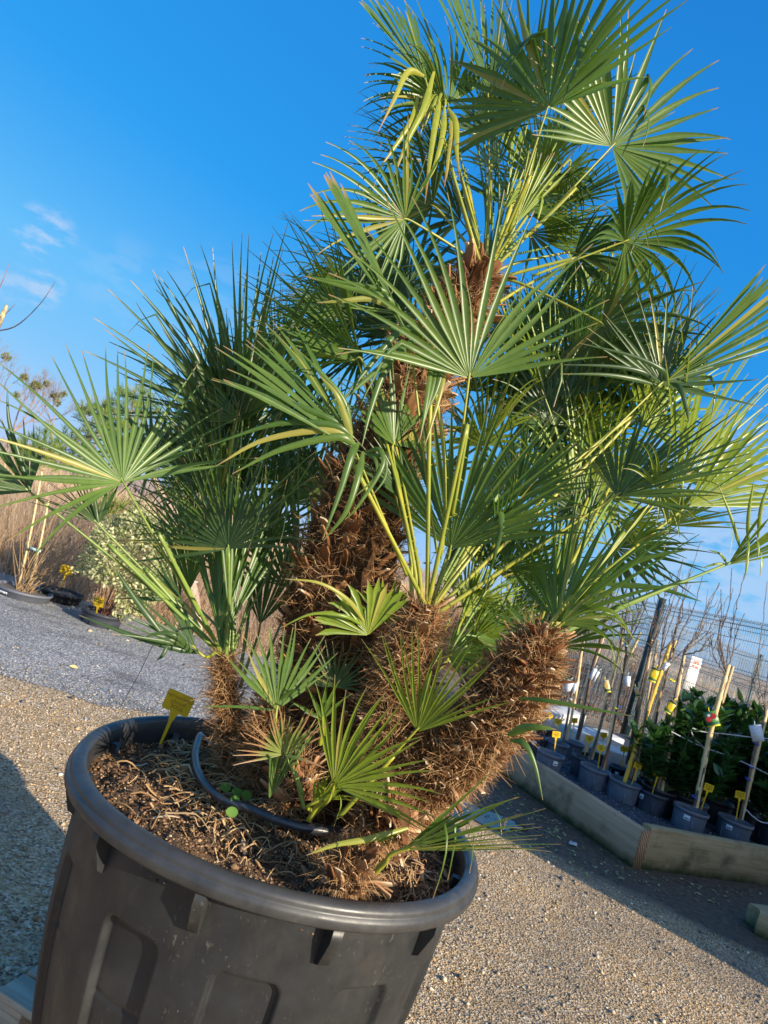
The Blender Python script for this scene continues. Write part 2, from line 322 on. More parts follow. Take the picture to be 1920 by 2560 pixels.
# puddle beside the pot
mb = MB(); c0 = G(1175, 2035); a = np.linspace(0, 2 * math.pi, 60, endpoint=False)
rr = 1 + .25 * np.sin(2 * a + 1) + .15 * np.sin(5 * a) + .08 * np.sin(9 * a)
V = np.c_[c0[0] + .34 * rr * np.cos(a), c0[1] + .24 * rr * np.sin(a), np.zeros(60) + float(gz(c0[0], c0[1])) + .007]
mb.add(np.vstack([V, [[c0[0], c0[1], V[0, 2]]]]), [[i, (i + 1) % 60, 60, i] for i in range(60)])
mw, t, b, o = newmat('puddle_water'); b.inputs['Base Color'].default_value = (.035, .03, .02, 1); b.inputs['Roughness'].default_value = .04; b.inputs['Specular IOR Level'].default_value = .8
bump(t, b, nse(t, pos(t), 9, 3), .08, .01)
tag(mb.build('water', mw), kind='structure')

# ------------------------------------------------------------------ wood
def woodmat(name, c1, c2, c3, rough=.75, axis=0, moss=False, sc=1.):
    m, t, b, o = newmat(name); b.inputs['Roughness'].default_value = rough; b.inputs['Specular IOR Level'].default_value = .25
    st = [14 * sc, 14 * sc, 14 * sc]; st[axis] = .8 * sc; v = pos(t, tuple(st)); n = nse(t, v, 1.6, 6, .65)
    wv = N(t, 'TexNoise', Scale=5.5, Detail=4.); t.links.new(v, wv.inputs['Vector'])
    f = N(t, 'Math', operation='MULTIPLY_ADD'); f.inputs[1].default_value = .30; t.links.new(wv.outputs[0], f.inputs[0]); t.links.new(n, f.inputs[2])
    c = ramp(t, f.outputs[0], [(.42, c1), (.65, c2), (.9, c3)])
    bl = nse(t, pos(t), 3.5, 5); c = cmix(t, ramp(t, bl, [(.52, (0, 0, 0)), (.70, (.75, .75, .75))]), c, tuple(x * .35 for x in c1))
    if moss:
        s = N(t, 'SeparateXYZ'); t.links.new(pos(t), s.inputs[0]); mr = N(t, 'MapRange'); mr.inputs[1].default_value = .075; mr.inputs[2].default_value = .0
        mn = N(t, 'Math', operation='MULTIPLY_ADD'); mn.inputs[1].default_value = .12; t.links.new(nse(t, pos(t), 6, 5), mn.inputs[0])
        sb = N(t, 'Math', operation='SUBTRACT'); sb.inputs[1].default_value = .06; t.links.new(s.outputs[2], sb.inputs[0]); t.links.new(sb.outputs[0], mn.inputs[2]); t.links.new(mn.outputs[0], mr.inputs[0])
        c = cmix(t, mr.outputs[0], c, (.045, .055, .018))
    t.links.new(c, b.inputs['Base Color']); bump(t, b, f.outputs[0], .35, .002)
    return m
def rot2(d): return math.atan2(d[1], d[0])
def plank(name, a, b2, h0, h1, thick, m, parent, bev=.006):
    """a board standing on edge from a to b2, its outer face on the line a-b2, thickness to the left of it"""
    a = np.array(a[:2], float); b2 = np.array(b2[:2], float); d = b2 - a; Lg = np.linalg.norm(d); rz = rot2(d)
    k = max(2, int(Lg / .05)); mb = MB(); xs = np.linspace(0, Lg, k + 1); pr = [(0, h0 + bev), (bev, h0), (thick - bev, h0), (thick, h0 + bev), (thick, h1 - bev), (thick - bev, h1), (bev, h1), (0, h1 - bev)]
    V = []
    for i, x in enumerate(xs):
        wob = .003 * mnoise.noise((x * 2.1, a[0], 3.)); wz = .004 * mnoise.noise((x * 1.7, a[1], 9.))
        for (y, z) in pr: V.append((x, y + wob, z + (wz if z > (h0 + h1) / 2 else 0)))
    f = [[i * 8 + j, i * 8 + (j + 1) % 8, (i + 1) * 8 + (j + 1) % 8, (i + 1) * 8 + j] for i in range(k) for j in range(8)]
    mb.add(V, f); mb.add(V[:8], [list(range(8))[::-1]]); mb.add(V[-8:], [list(range(8))])
    o = mb.build(name, m); o.location = (*a, 0); o.rotation_euler = (0, 0, rz)
    if parent: o.parent = parent; o.location = Vector((*a, 0)) - parent.location
    return o
M['sleeper'] = woodmat('weathered_sleeper', (.26, .165, .095), (.40, .265, .16), (.47, .33, .21), moss=True)
M['sleeper2'] = woodmat('weathered_sleeper_greenish', (.19, .135, .065), (.32, .235, .12), (.40, .305, .175), moss=True)
BC = np.array([2.632, 5.462]); BL = np.array([1.85, 7.117]); BR = np.array([4.097, 6.086])
dL = (BL - BC) / np.linalg.norm(BL - BC); dR = (BR - BC) / np.linalg.norm(BR - BC)
bed = thing('raised_bed', (BC[0], BC[1], 0), 'long weathered timber raised bed edging full of dark chips and potted trees', 'raised bed')
nL = np.array([-dL[1], dL[0]]); nR = np.array([-dR[1], dR[0]])
plank('board', BC + dL * 4.6, BC, -.03, .285, .09, M['sleeper'], bed)
BR0 = BC + np.array([-dL[1], dL[0]]) * -.0; eI = np.array([dL[1], -dL[0]]) * .094; BR0 = BC + (eI if eI[0] > 0 else -eI); plank('board', BR0, BR0 + dR * 4.6, -.03, .315, .09, M['sleeper2'], bed)
m, t, b, o = newmat('end_grain'); wv = N(t, 'TexWave', Scale=16., Distortion=2.4, Detail=3.); wv.wave_type = 'RINGS'; wv.rings_direction = 'SPHERICAL'; g_ = N(t, 'TexCoord'); mp_ = N(t, 'Mapping'); mp_.inputs['Location'].default_value = (-BC[0] + .35, -BC[1], .1); t.links.new(g_.outputs['Object'], mp_.inputs[0]); t.links.new(mp_.outputs[0], wv.inputs['Vector'])
t.links.new(ramp(t, wv.outputs[0], [(.2, (.15, .07, .03)), (.8, (.40, .23, .11))]), b.inputs['Base Color']); b.inputs['Roughness'].default_value = .8
mb = MB(); a = BC - dL * .003; e = BR0 - dL * .003; V = [(p[0], p[1], z) for q in (0, -.0025) for p, z in ((a - dL * (-q), -.02), (e - dL * (-q), -.02), (e - dL * (-q), .281), (a - dL * (-q), .281))]
mb.add(V, [[0, 1, 2, 3], [7, 6, 5, 4], [0, 4, 5, 1], [1, 5, 6, 2], [2, 6, 7, 3], [3, 7, 4, 0]]); mb.build('end_grain', m, bed)
bed2 = thing('raised_bed', (3.3, 4.9, 0), 'second weathered timber bed, only its end corner showing at the right edge of the yard', 'raised bed')
plank('board', (3.27, 4.87), (5.3, 3.8), -.03, .15, .09, M['sleeper2'], bed2)
plank('board', (3.325, 4.955), (4.2, 5.35), -.03, .14, .09, M['sleeper2'], bed2)
# dark chippings inside the bed
def bedz(x, y): return .195 + .07 * np.exp(-(((np.asarray(x) - 2.80) / .22) ** 2 + ((np.asarray(y) - 5.95) / .2) ** 2)) + .012 * np.sin(5 * np.asarray(x)) * np.sin(6 * np.asarray(y))
inn = [BC + np.array([.0, .09]), BC + dL * 4.5 + np.array([.09, .0]), BC + dL * 4.5 + np.array([6.5, 2.8]), BC + dR * 4.5 + np.array([0, .09])]
mb = MB(); u = np.linspace(0, 1, 60); V = []
for p in u:
    A = np.array(inn[0]) * (1 - p) + np.array(inn[1]) * p; B = np.array(inn[3]) * (1 - p) + np.array(inn[2]) * p
    for q in u: x, y = A * (1 - q) + B * q; V.append((x, y, float(bedz(x, y))))
mb.add(V, [[i * 60 + j, i * 60 + j + 1, (i + 1) * 60 + j + 1, (i + 1) * 60 + j] for i in range(59) for j in range(59)])
M['bedchips'] = simple('dark_bed_chips', (.02, .023, .032), (.075, .085, .11), 60, .8, .8, 90)
tag(mb.build('bed_chippings_layer', M['bedchips'], smooth=True), 'dark blue chippings filling the timber bed under the pots', 'chippings', kind='stuff')
M['stone_dark'] = attrcol('dark_blue_chips', [(0, (.018, .021, .030)), (.5, (.05, .058, .078)), (.93, (.10, .115, .145)), (1, (.4, .4, .42))], rough=.65)
mb = MB(); q = scatter([tuple(i) for i in [inn[0], BC + dL * 3.2 + np.array([.09, 0]), BC + dL * 3.2 + np.array([2.2, 1.2]), BC + dR * 3. + np.array([0, 1.6]), BC + dR * 3. + np.array([0, .09])]], 20000)
stones(mb, q, sizes(20000, .005, .014, .004, .02), bedz); tag(mb.build('bed_chippings', M['stone_dark']), 'loose dark chips heaped between the pots of the timber bed', 'chippings', kind='stuff')
# unseen stand-in shed, added and sized to cast shade over the bed
shed = thing('shade_shed', (5.5, 1.9, 0), 'brown timber shed added out of view on the right to shade the bed', 'shed')
mb = MB()
for i in range(24): mb.box((5.5, 2.0 + i * .152, 1.0), (.03, .146, 2.0))
for i in range(16): mb.box((5.55 + i * .152, 1.905, 1.0), (.146, .03, 2.0)); mb.box((5.55 + i * .152, 5.59, 1.0), (.146, .03, 2.0))
M['shedwood'] = woodmat('shed_boards', (.10, .06, .035), (.17, .11, .065), (.24, .17, .11), axis=2)
mb.build('wall', M['shedwood'], shed)
mb = MB(); mb.box((6.7, 3.75, 2.04), (2.5, 3.75, .08)); mb.build('roof', simple('felt_roof', (.05, .05, .055), (.09, .09, .095), 20, .9), shed)
# ------------------------------------------------------------------ the big pot
PC = np.array([-.022, 1.900]); PR = .540; RIMZ = .95; PZ0 = .145
m, t, b, o = newmat('black_pot_plastic'); v = pos(t)
c = ramp(t, nse(t, v, 5, 7, .65), [(.3, (.009, .010, .012)), (.55, (.018, .020, .022)), (.8, (.036, .038, .040))])
sk = ramp(t, nse(t, pos(t, (1, 1, .45)), 150, 2, .5), [(.64, (0, 0, 0)), (.70, (1, 1, 1))]); msk = ramp(t, nse(t, v, 11, 5), [(.50, (0, 0, 0)), (.70, (.6, .6, .6))])
c = cmix(t, cmix(t, 1., sk, msk, 'MULTIPLY'), c, (.20, .19, .16))
du = ramp(t, nse(t, pos(t, (1, 1, .5)), 7, 6, .7), [(.5, (0, 0, 0)), (.8, (.45, .45, .45))]); c = cmix(t, du, c, (.075, .068, .055))
t.links.new(c, b.inputs['Base Color']); t.links.new(ramp(t, nse(t, v, 12, 5), [(.3, (.34,) * 3), (.7, (.58,) * 3)]), b.inputs['Roughness']); b.inputs['Specular IOR Level'].default_value = .5
bump(t, b, nse(t, v, 40, 5), .12, .003); M['pot'] = m
pot = thing('plant_container', (PC[0], PC[1], PZ0), 'huge black plastic container holding the clumping fan palm on a wooden pallet', 'plant pot')
lugp = G(821, 2365, .865); TH0 = math.atan2(lugp[1] - PC[1], lugp[0] - PC[0])
def body_r(z):                                                 # outer radius, slightly bellied, tapering to the foot
    q = (z - PZ0) / (.87 - PZ0); return .362 + .133 * np.clip(q, 0, 1) ** .70 + .018 * np.sin(np.pi * np.clip(q, 0, 1))
nt_, nz_ = 960, 150
th = np.linspace(0, 2 * math.pi, nt_, endpoint=False); zz = np.linspace(PZ0, .920, nz_); T, ZZ = np.meshgrid(th, zz)
rel = ((T - TH0) % R(30)) - R(15)                              # panels sit between the lugs
def box_sd(a, bz, ha, hb, r): qx = np.abs(a) - ha + r; qy = np.abs(bz) - hb + r; return np.hypot(np.maximum(qx, 0), np.maximum(qy, 0)) + np.minimum(np.maximum(qx, qy), 0) - r
sdv = box_sd(rel * .505, ZZ - .455, .075, .315, .03)
dep = np.clip(-sdv / .010, 0, 1); dep = dep * dep * (3 - 2 * dep)
crease = np.exp(-((ZZ - .60) / .004) ** 2) * (np.abs(rel * .505) < .067)
rad = body_r(ZZ) - .017 * dep - .004 * crease + .0012 * np.sin(9 * T + 3 * ZZ)
mb = MB(); V = np.c_[(PC[0] + rad * np.cos(T)).ravel(), (PC[1] + rad * np.sin(T)).ravel(), ZZ.ravel()]
i, j = np.meshgrid(np.arange(nz_ - 1), np.arange(nt_), indexing='ij'); i = i.ravel(); j = j.ravel(); j2 = (j + 1) % nt_
mb.add(V, np.c_[i * nt_ + j, i * nt_ + j2, (i + 1) * nt_ + j2, (i + 1) * nt_ + j])
mb.build('body', M['pot'], pot, True)
# rim: rolled lip, outer skirt and inner wall, a lathe
prof = [(.468, .914), (.502, .909), (.509, .910), (.513, .916), (.5135, .928), (.512, .933), (.508, .937), (.506, .940), (.507, .945), (.503, .952), (.494, .9570), (.482, .9578), (.474, .954), (.470, .945), (.467, .92), (.462, .86), (.456, .80)]
mb = MB(); n = 360; a = np.linspace(0, 2 * math.pi, n, endpoint=False); V = []
for k, (r0, z0) in enumerate([(q1 + .028, q2) for q1, q2 in prof]):
    wob = 1 + .004 * np.sin(2 * a + .6) + .0014 * np.sin(7 * a); V.append(np.c_[PC[0] + r0 * wob * np.cos(a), PC[1] + r0 * wob * np.sin(a), z0 + .0025 * np.sin(3 * a)])
f = [[k * n + j, k * n + (j + 1) % n, (k + 1) * n + (j + 1) % n, (k + 1) * n + j] for k in range(len(prof) - 1) for j in range(n)]
mb.add(np.vstack(V), f)
m, t, b, o = newmat('worn_rim_plastic'); v = pos(t)
c = ramp(t, nse(t, v, 9, 7, .7), [(.3, (.022, .023, .025)), (.6, (.045, .045, .045)), (.85, (.10, .096, .088))]); t.links.new(c, b.inputs['Base Color'])
t.links.new(ramp(t, nse(t, v, 20, 5), [(.3, (.30,) * 3), (.7, (.52,) * 3)]), b.inputs['Roughness']); bump(t, b, nse(t, v, 60, 5), .15, .002)
mb.build('rim', m, pot, True)
for k in range(12):                                            # gussets under the rim
    an = TH0 + R(30) * k; d = np.array([math.cos(an), math.sin(an)]); s = np.array([-d[1], d[0]]); mb = MB()
    def q(r, z, o2): p = PC + d * r + s * o2; return (p[0], p[1], z)
    h = .011; prf = [(.478, .916), (.531, .912), (.531, .884), (.508, .828), (.478, .812)]
    V = [q(r, z, -h) for r, z in prf] + [q(r, z, h) for r, z in prf]
    mb.add(V, [[0, 1, 2, 3, 4]]); mb.add(V, [[9, 8, 7, 6, 5]]); mb.add(V, [[i2, i2 + 5, (i2 + 1) % 5 + 5, (i2 + 1) % 5] for i2 in range(5)])
    mb.build('lug', M['pot'], pot)
# an old gash and scuff across one side panel
mb = MB(); th0 = TH0 - R(15); V = []
for k in range(25):
    a = th0 - .13 + .26 * k / 24; z = .595 - .02 * k / 24 + .003 * math.sin(k * 1.7); r = float(body_r(np.array(z))) - .0155; w9 = (.0035 + .002 * math.sin(k * 2.3)) * math.sin(math.pi * (k + .5) / 25)
    for q in (-1, 1): V.append((PC[0] + r * math.cos(a), PC[1] + r * math.sin(a), z + q * w9))
mb.add(V, [[2 * k, 2 * k + 2, 2 * k + 3, 2 * k + 1] for k in range(24)]); mb.build('scratch', simple('torn_plastic', (.22, .17, .11), (.40, .32, .22), 60, .9), pot)
# soil and litter in the pot
def soilz(x, y):
    x = np.asarray(x, float); y = np.asarray(y, float); r = np.hypot(x - PC[0], y - PC[1])
    return .888 + .055 * np.clip(1 - (r / .44) ** 2, 0, 1) + .008 * np.sin(17 * x + 2) * np.sin(19 * y) + .006 * np.sin(37 * x) * np.sin(31 * y + 1)
mb = MB(); V = []; nr = 60; na = 180
for k in range(nr):
    r = .494 * (k + 1) / nr
    for q in range(na): x = PC[0] + r * math.cos(q * 2 * math.pi / na); y = PC[1] + r * math.sin(q * 2 * math.pi / na); V.append((x, y, float(soilz(x, y)) + .006 * mnoise.noise((x * 40, y * 40, 0))))
mb.add(V, [[k * na + q, k * na + (q + 1) % na, (k + 1) * na + (q + 1) % na, (k + 1) * na + q] for k in range(nr - 1) for q in range(na)])
M['soil'] = simple('bark_soil', (.045, .028, .017), (.16, .095, .05), 45, .95, 1., 110, bdist=.01)
tag(mb.build('potting_soil', M['soil'], smooth=True), 'rough brown potting soil inside the huge black container', 'soil', kind='stuff')
def disc(n, r, c=PC): a = RNG.uniform(0, 6.283, n); q = r * np.sqrt(RNG.uniform(0, 1, n)); return np.c_[c[0] + q * np.cos(a), c[1] + q * np.sin(a)]
mb = MB(); q = disc(17000, .495); stones(mb, q, sizes(17000, .002, .0075, .01, .014), soilz, .7)
M['crumb'] = attrcol('soil_crumbs', [(0, (.03, .018, .012)), (.5, (.12, .07, .04)), (.85, (.26, .16, .09)), (.97, (.40, .27, .15)), (1, (.5, .42, .3))], rough=.9, spec=.1)
tag(mb.build('soil_crumbs', M['crumb']), 'crumbs of bark and earth covering the soil in the container', 'soil', kind='stuff')
mb = MB()                                                      # dead roots and straw at the left of the clump
def strands(mb, n, cen, spread, ang, angj, length, rad, lift=.02, wig=.35):
    for k in range(n):
        c0 = np.array(cen) + RNG.normal(0, 1, 2) * np.array(spread); a = ang + RNG.normal(0, angj); l = RNG.uniform(.45, 1.2) * length; p = []; x, y = c0; zoff = RNG.uniform(.003, lift)
        for s in range(6):
            if math.hypot(x - PC[0], y - PC[1]) > .49: break
            p.append((x, y, float(soilz(x, y)) + zoff + .01 * math.sin(s * 1.3 + k))); a += RNG.normal(0, wig); x += math.cos(a) * l / 6; y += math.sin(a) * l / 6
        if len(p) > 2: mb.tube(smooth(p, 8), np.linspace(1, .6, 8) * rad * RNG.uniform(.6, 1.3), 4, False, lr=RNG.uniform(0, 1))
rootc = G(560, 2010, .91)[:2]
strands(mb, 260, rootc, (.085, .10), R(15), .5, .14, .0028)
strands(mb, 70, G(420, 1935, .9)[:2], (.07, .08), R(-10), .5, .13, .0022); strands(mb, 160, G(700, 2110, .92)[:2], (.16, .08), 0, 2, .06, .0016)
strands(mb, 140, G(980, 2180, .92)[:2], (.14, .08), 0, 2, .07, .0018); strands(mb, 60, G(470, 1850, .9)[:2], (.05, .08), R(-30), .4, .16, .003)
M['root'] = attrcol('dry_roots', [(0, (.20, .11, .05)), (.5, (.38, .24, .11)), (1, (.52, .37, .20))], rough=.7)
tag(mb.build('dead_roots', M['root']), 'tangle of dead tan roots and straw on the soil left of the hose', 'dead roots', kind='stuff')
mb = MB()                                                      # flakes of old leaf base and bark
def flake(mb, c, l, wd, a, tilt, curl, lr):
    d = np.array([math.cos(a), math.sin(a), 0]); s = np.array([-d[1], d[0], 0]); V = []
    for k in range(5):
        u = k / 4 - .5; ww = wd * (1 - .5 * (2 * u) ** 2); z = tilt * u * l + curl * l * (u * u * 4 - .4)
        for e in (-1, 0, 1): V.append(np.array(c) + d * u * l + s * e * ww / 2 + np.array([0, 0, z + (.12 * wd if e == 0 else 0)]))
    mb.add(V, [[k * 3 + e, k * 3 + e + 1, k * 3 + e + 4, k * 3 + e + 3] for k in range(4) for e in range(2)], lr=lr)
for k in range(230):
    x, y = disc(1, .48)[0] if k % 3 else G(RNG.uniform(760, 1080), RNG.uniform(2120, 2230), .91)[:2]
    if math.hypot(x - PC[0], y - PC[1]) > .49: continue
    flake(mb, (x, y, float(soilz(x, y)) + .012), RNG.uniform(.015, .07), RNG.uniform(.005, .014), RNG.uniform(0, 6.3), RNG.normal(0, .3), RNG.uniform(-.1, .15), RNG.uniform(.3, 1))
tag(mb.build('bark_flakes', M['boot']), 'dry flakes of old leaf base scattered on the container soil', 'bark flakes', kind='stuff')
# irrigation hose
hp = [(499, 1838, .935), (487, 1889, .93), (503, 1947, .935), (556, 1999, .94), (625, 2022, .95), (723, 2060, .955), (810, 2077, .96), (897, 2077, .96), (960, 2066, .955), (1010, 2055, .95), (1050, 2035, .94)]
hpts = smooth([G(q[0], q[1], q[2] + .028) for q in hp], 70); hpts = np.vstack([[hpts[0] + np.array([.03, .03, -.03])], hpts])
mb = MB(); mb.tube(hpts, .0105, 14)
m = simple('black_hose', (.025, .027, .030), (.045, .047, .05), 30, .35, .1, 60, spec=.6)
ho = tag(mb.build('irrigation_hose', m, smooth=True), 'black irrigation hose looped across the soil in front of the palm', 'hose')
# seedling beside the hose
sg = G(590, 1985, .925); sl = thing('seedling', tuple(sg), 'tiny weed seedling with round green leaves against the hose', 'weed')
mb = MB(); mg = attrcol('weed_leaf', [(0, (.05, .13, .02)), (1, (.10, .21, .03))], transl=.25)
for px, py, s in ((564, 1968, .014), (592, 1980, .013), (616, 1988, .015), (580, 2030, .014), (588, 1998, .011)):
    c = G(px, py, .985); nn = nrm(np.array([.3, -.7, .8]) + RNG.normal(0, .2, 3)); u = nrm(np.cross(nn, [0, 0, 1])); v = np.cross(nn, u)
    a = np.linspace(0, 6.283, 10, endpoint=False); mb.add(np.vstack([[c - nn * .003], c + s * (np.cos(a)[:, None] * u + np.sin(a)[:, None] * v * .8)]), [[0, 1 + k, 1 + (k + 1) % 10, 0] for k in range(10)], lr=RNG.uniform(0, 1))
mb.build('leaves', mg, sl, True); mb = MB()
for px, py in ((567, 1970), (614, 1988), (578, 2028)): mb.tube(smooth([sg + np.array([0, 0, -.01]), (sg + G(px, py, .985)) / 2 + np.array([0, 0, .008]), G(px, py, .983)], 6), .0015, 5)
mb.build('stem', mg, sl)
# pallet under the pot
pa = G(-8, 2474, .142)[:2]; pal = thing('pallet', (pa[0], pa[1], 0), 'grey wooden pallet under the huge black container', 'pallet')
M['pallet'] = woodmat('pallet_wood', (.24, .19, .14), (.40, .32, .23), (.52, .43, .32), sc=1.5)
pdu = nrm(G(120, 2559, .142)[:2] - pa); pdv = np.array([-pdu[1], pdu[0]]); pang = rot2(pdu)
def pbox(name, u0, u1, v0, v1, z0, z1):
    mb = MB(); mb.box(((u1 - u0) / 2, (v1 - v0) / 2, (z1 - z0) / 2), (u1 - u0, v1 - v0, z1 - z0)); o = mb.build(name, M['pallet'])
    p = pa + pdu * u0 + pdv * v0; o.parent = pal; o.location = (p[0] - pa[0], p[1] - pa[1], z0); o.rotation_euler = (0, 0, pang); mod = o.modifiers.new('b', 'BEVEL'); mod.width = .003; mod.segments = 2
for k, v0 in enumerate((0, .115, .30, .44, .62, .76, .9)): pbox('deck_board', 0, 1.0, v0, v0 + (.10 if k % 2 == 0 else .11), .120, .142)
for u0 in (.0, .45, .9): pbox('stringer', u0, u0 + .10, .004, .99, .098, .1195)
for u0 in (.002, .452, .902):
    for v0 in (.006, .44, .86): pbox('block', u0, u0 + .096, v0, v0 + .12, .021, .0975)
for v0 in (.004, .43, .88): pbox('bottom_board', 0, 1.0, v0, v0 + .10, .001, .0205)
# ------------------------------------------------------------------ the fan palm
pb = np.array([.03, 1.86, .90])
palm = thing('fan_palm', tuple(pb), 'large clumping fan palm with several shaggy brown trunks growing from the black container', 'palm')
SUNV = np.array([SUN_H[0] * math.cos(SUN_EL), SUN_H[1] * math.cos(SUN_EL), math.sin(SUN_EL)])

def trunk(pts, seed, nboot, nfib, boot_s=1., fib_l=.05, top_open=True):
    """pts: (px, py, depth, radius m). One stem: core, old leaf bases in a spiral, brown fibre."""
    rg = np.random.default_rng(seed)
    p = smooth([P(*q[:3]) for q in pts], 60); r = np.interp(np.linspace(0, 1, 60), np.linspace(0, 1, len(pts)), [q[3] for q in pts])
    seg = np.linalg.norm(np.diff(p, axis=0), axis=1); s = np.concatenate([[0], np.cumsum(seg)]); Lg = s[-1]
    t = nrm(np.gradient(p, axis=0)); u = nrm(np.cross(t, [0, 1, .01])); v = np.cross(t, u)
    def at(q, a):
        k = min(58, max(0, np.searchsorted(s, q) - 1)); f = (q - s[k]) / (seg[k] + 1e-9)
        c = p[k] * (1 - f) + p[k + 1] * f; o = u[k] * math.cos(a) + v[k] * math.sin(a); return c, o, t[k], r[k] * (1 - f) + r[k + 1] * f
    mb = MB(); n = 28; a = np.linspace(0, 6.2832, n, endpoint=False)
    rr = r[:, None] * .93 * (1 + .05 * np.sin(5 * a[None] + 9 * s[:, None]) + .04 * rg.normal(0, 1, (60, n)))
    ring = p[:, None] + rr[..., None] * (u[:, None] * np.cos(a)[None, :, None] + v[:, None] * np.sin(a)[None, :, None])
    V = np.vstack([ring.reshape(-1, 3), [p[-1] + t[-1] * r[-1] * .5]])
    mb.add(V, [[i * n + j, i * n + (j + 1) % n, (i + 1) * n + (j + 1) % n, (i + 1) * n + j] for i in range(59) for j in range(n)])
    mb.add(V[-n - 1:], [[j, (j + 1) % n, n, j] for j in range(n)])
    core = mb.build('trunk', M['trunk'], palm, True)
    mb = MB(); ga = 2.39996
    for k in range(nboot):                                     # leaf bases: short cupped wedges pointing up and out
        q = Lg * (k + .5) / nboot + rg.normal(0, .004); an = k * ga + rg.normal(0, .14)
        c, o, tt, rad = at(min(max(q, 0), Lg * .999), an); sd = np.cross(tt, o)
        out_ = nrm(tt * rg.uniform(.35, 1.05) + o * rg.uniform(.4, 1.0) + sd * rg.normal(0, .28)); nn = nrm(np.cross(sd, out_)); sd2 = np.cross(out_, nn)
        ln = rg.choice([rg.uniform(.015, .04), rg.uniform(.03, .075)]) * boot_s; wd = rg.uniform(.012, .034) * boot_s; b0 = c + o * rad * .86; V = []; lr = rg.uniform(0, 1)
        cup = rg.uniform(.15, .5)
        for a2 in np.linspace(0, 1, 5):
            ww = wd * (1 - .55 * a2 + .16 * math.sin(9 * a2 + k) + .10 * math.sin(23 * a2 + 3 * k)); thk = .006 * boot_s * (1 - .55 * a2)
            cc = b0 + out_ * ln * a2 + o * .006 * a2 * a2 + nn * rg.normal(0, .0012)
            for e in (-1, -.4, .4, 1): V.append(cc + sd2 * ww * e * .6 + nn * (cup * wd * (e * e) * .5 + thk * (1 - .5 * e * e)))
            for e in (1, -1): V.append(cc + sd2 * ww * e * .56 + nn * (cup * wd * .5 - thk * .9))
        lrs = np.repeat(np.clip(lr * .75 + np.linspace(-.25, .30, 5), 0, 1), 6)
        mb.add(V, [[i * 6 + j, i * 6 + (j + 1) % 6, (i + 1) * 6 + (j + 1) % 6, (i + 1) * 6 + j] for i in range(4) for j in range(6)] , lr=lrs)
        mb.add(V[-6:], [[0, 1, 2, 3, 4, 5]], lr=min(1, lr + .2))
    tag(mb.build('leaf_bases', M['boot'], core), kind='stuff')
    mb = MB()                                                  # matted fibre
    V = np.zeros((nfib, 6, 3)); lr = np.zeros(nfib)
    for k in range(nfib):
        c, o, tt, rad = at(rg.uniform(0, Lg * .999), rg.uniform(0, 6.2832)); sd = np.cross(tt, o)
        d = nrm(tt * rg.normal(.25, .55) + sd * rg.normal(0, .75) + o * rg.uniform(.05, .75)); x = c + o * rad * rg.uniform(.88, 1.04); l = fib_l * rg.uniform(.4, 1.25); bend = rg.normal(0, .5, 3) + np.array([0, 0, -.15])
        w2 = rg.uniform(.0004, .0010); sw = nrm(np.cross(d, SUNV + rg.normal(0, .5, 3))) * w2
        p1 = x + d * l * .5 + bend * l * .06; p2 = x + d * l + bend * l * .30
        V[k] = [x - sw, x + sw, p1 - sw * .8, p1 + sw * .8, p2 - sw * .3, p2 + sw * .3]; lr[k] = rg.uniform(0, 1)
    b6 = np.arange(nfib)[:, None] * 6; f = np.vstack([b6 + np.array([0, 1, 3, 2]), b6 + np.array([2, 3, 5, 4])])
    mb.add(V.reshape(-1, 3), f, lr=np.repeat(lr, 6)); tag(mb.build('fibre', M['fibre'], core), kind='stuff')
    return core
trunk([(835, 2040, 1.97, .152), (830, 1880, 1.97, .152), (832, 1700, 1.96, .150), (850, 1500, 1.95, .146), (890, 1340, 1.95, .130), (935, 1200, 1.95, .114), (1040, 960, 1.97, .088), (1110, 830, 1.99, .076), (1165, 740, 2.0, .066), (1212, 665, 2.0, .040)], 1, 470, 13500, 1.22, .06)
trunk([(935, 2050, 1.80, .070), (1030, 1965, 1.75, .078), (1140, 1880, 1.69, .078), (1226, 1795, 1.64, .074), (1298, 1700, 1.60, .066), (1338, 1632, 1.58, .052), (1356, 1575, 1.58, .024)], 2, 430, 12500, .82, .05)
trunk([(985, 2010, 1.78, .060), (985, 1860, 1.75, .064), (1005, 1720, 1.71, .060), (1040, 1610, 1.68, .044), (1060, 1550, 1.68, .034), (1066, 1515, 1.68, .020)], 3, 150, 7000, .8, .065)
trunk([(600, 1985, 1.90, .048), (585, 1860, 1.90, .036), (564, 1730, 1.91, .026), (560, 1640, 1.92, .016)], 4, 40, 3000, .6, .06)
trunk([(675, 2000, 1.84, .060), (672, 1900, 1.85, .058), (680, 1810, 1.87, .044), (692, 1740, 1.88, .02)], 5, 60, 3400, .85, .06)
trunk([(840, 2205, 1.50, .035), (868, 2172, 1.50, .045), (900, 2150, 1.51, .035)], 6, 36, 1500, .9, .045)
trunk([(745, 2010, 1.66, .042), (742, 1960, 1.68, .040), (745, 1890, 1.70, .02)], 7, 40, 1300, .9, .045)
trunk([(900, 2055, 1.66, .045), (960, 2045, 1.64, .05), (1010, 2035, 1.62, .035)], 8, 60, 1800, .95, .045)

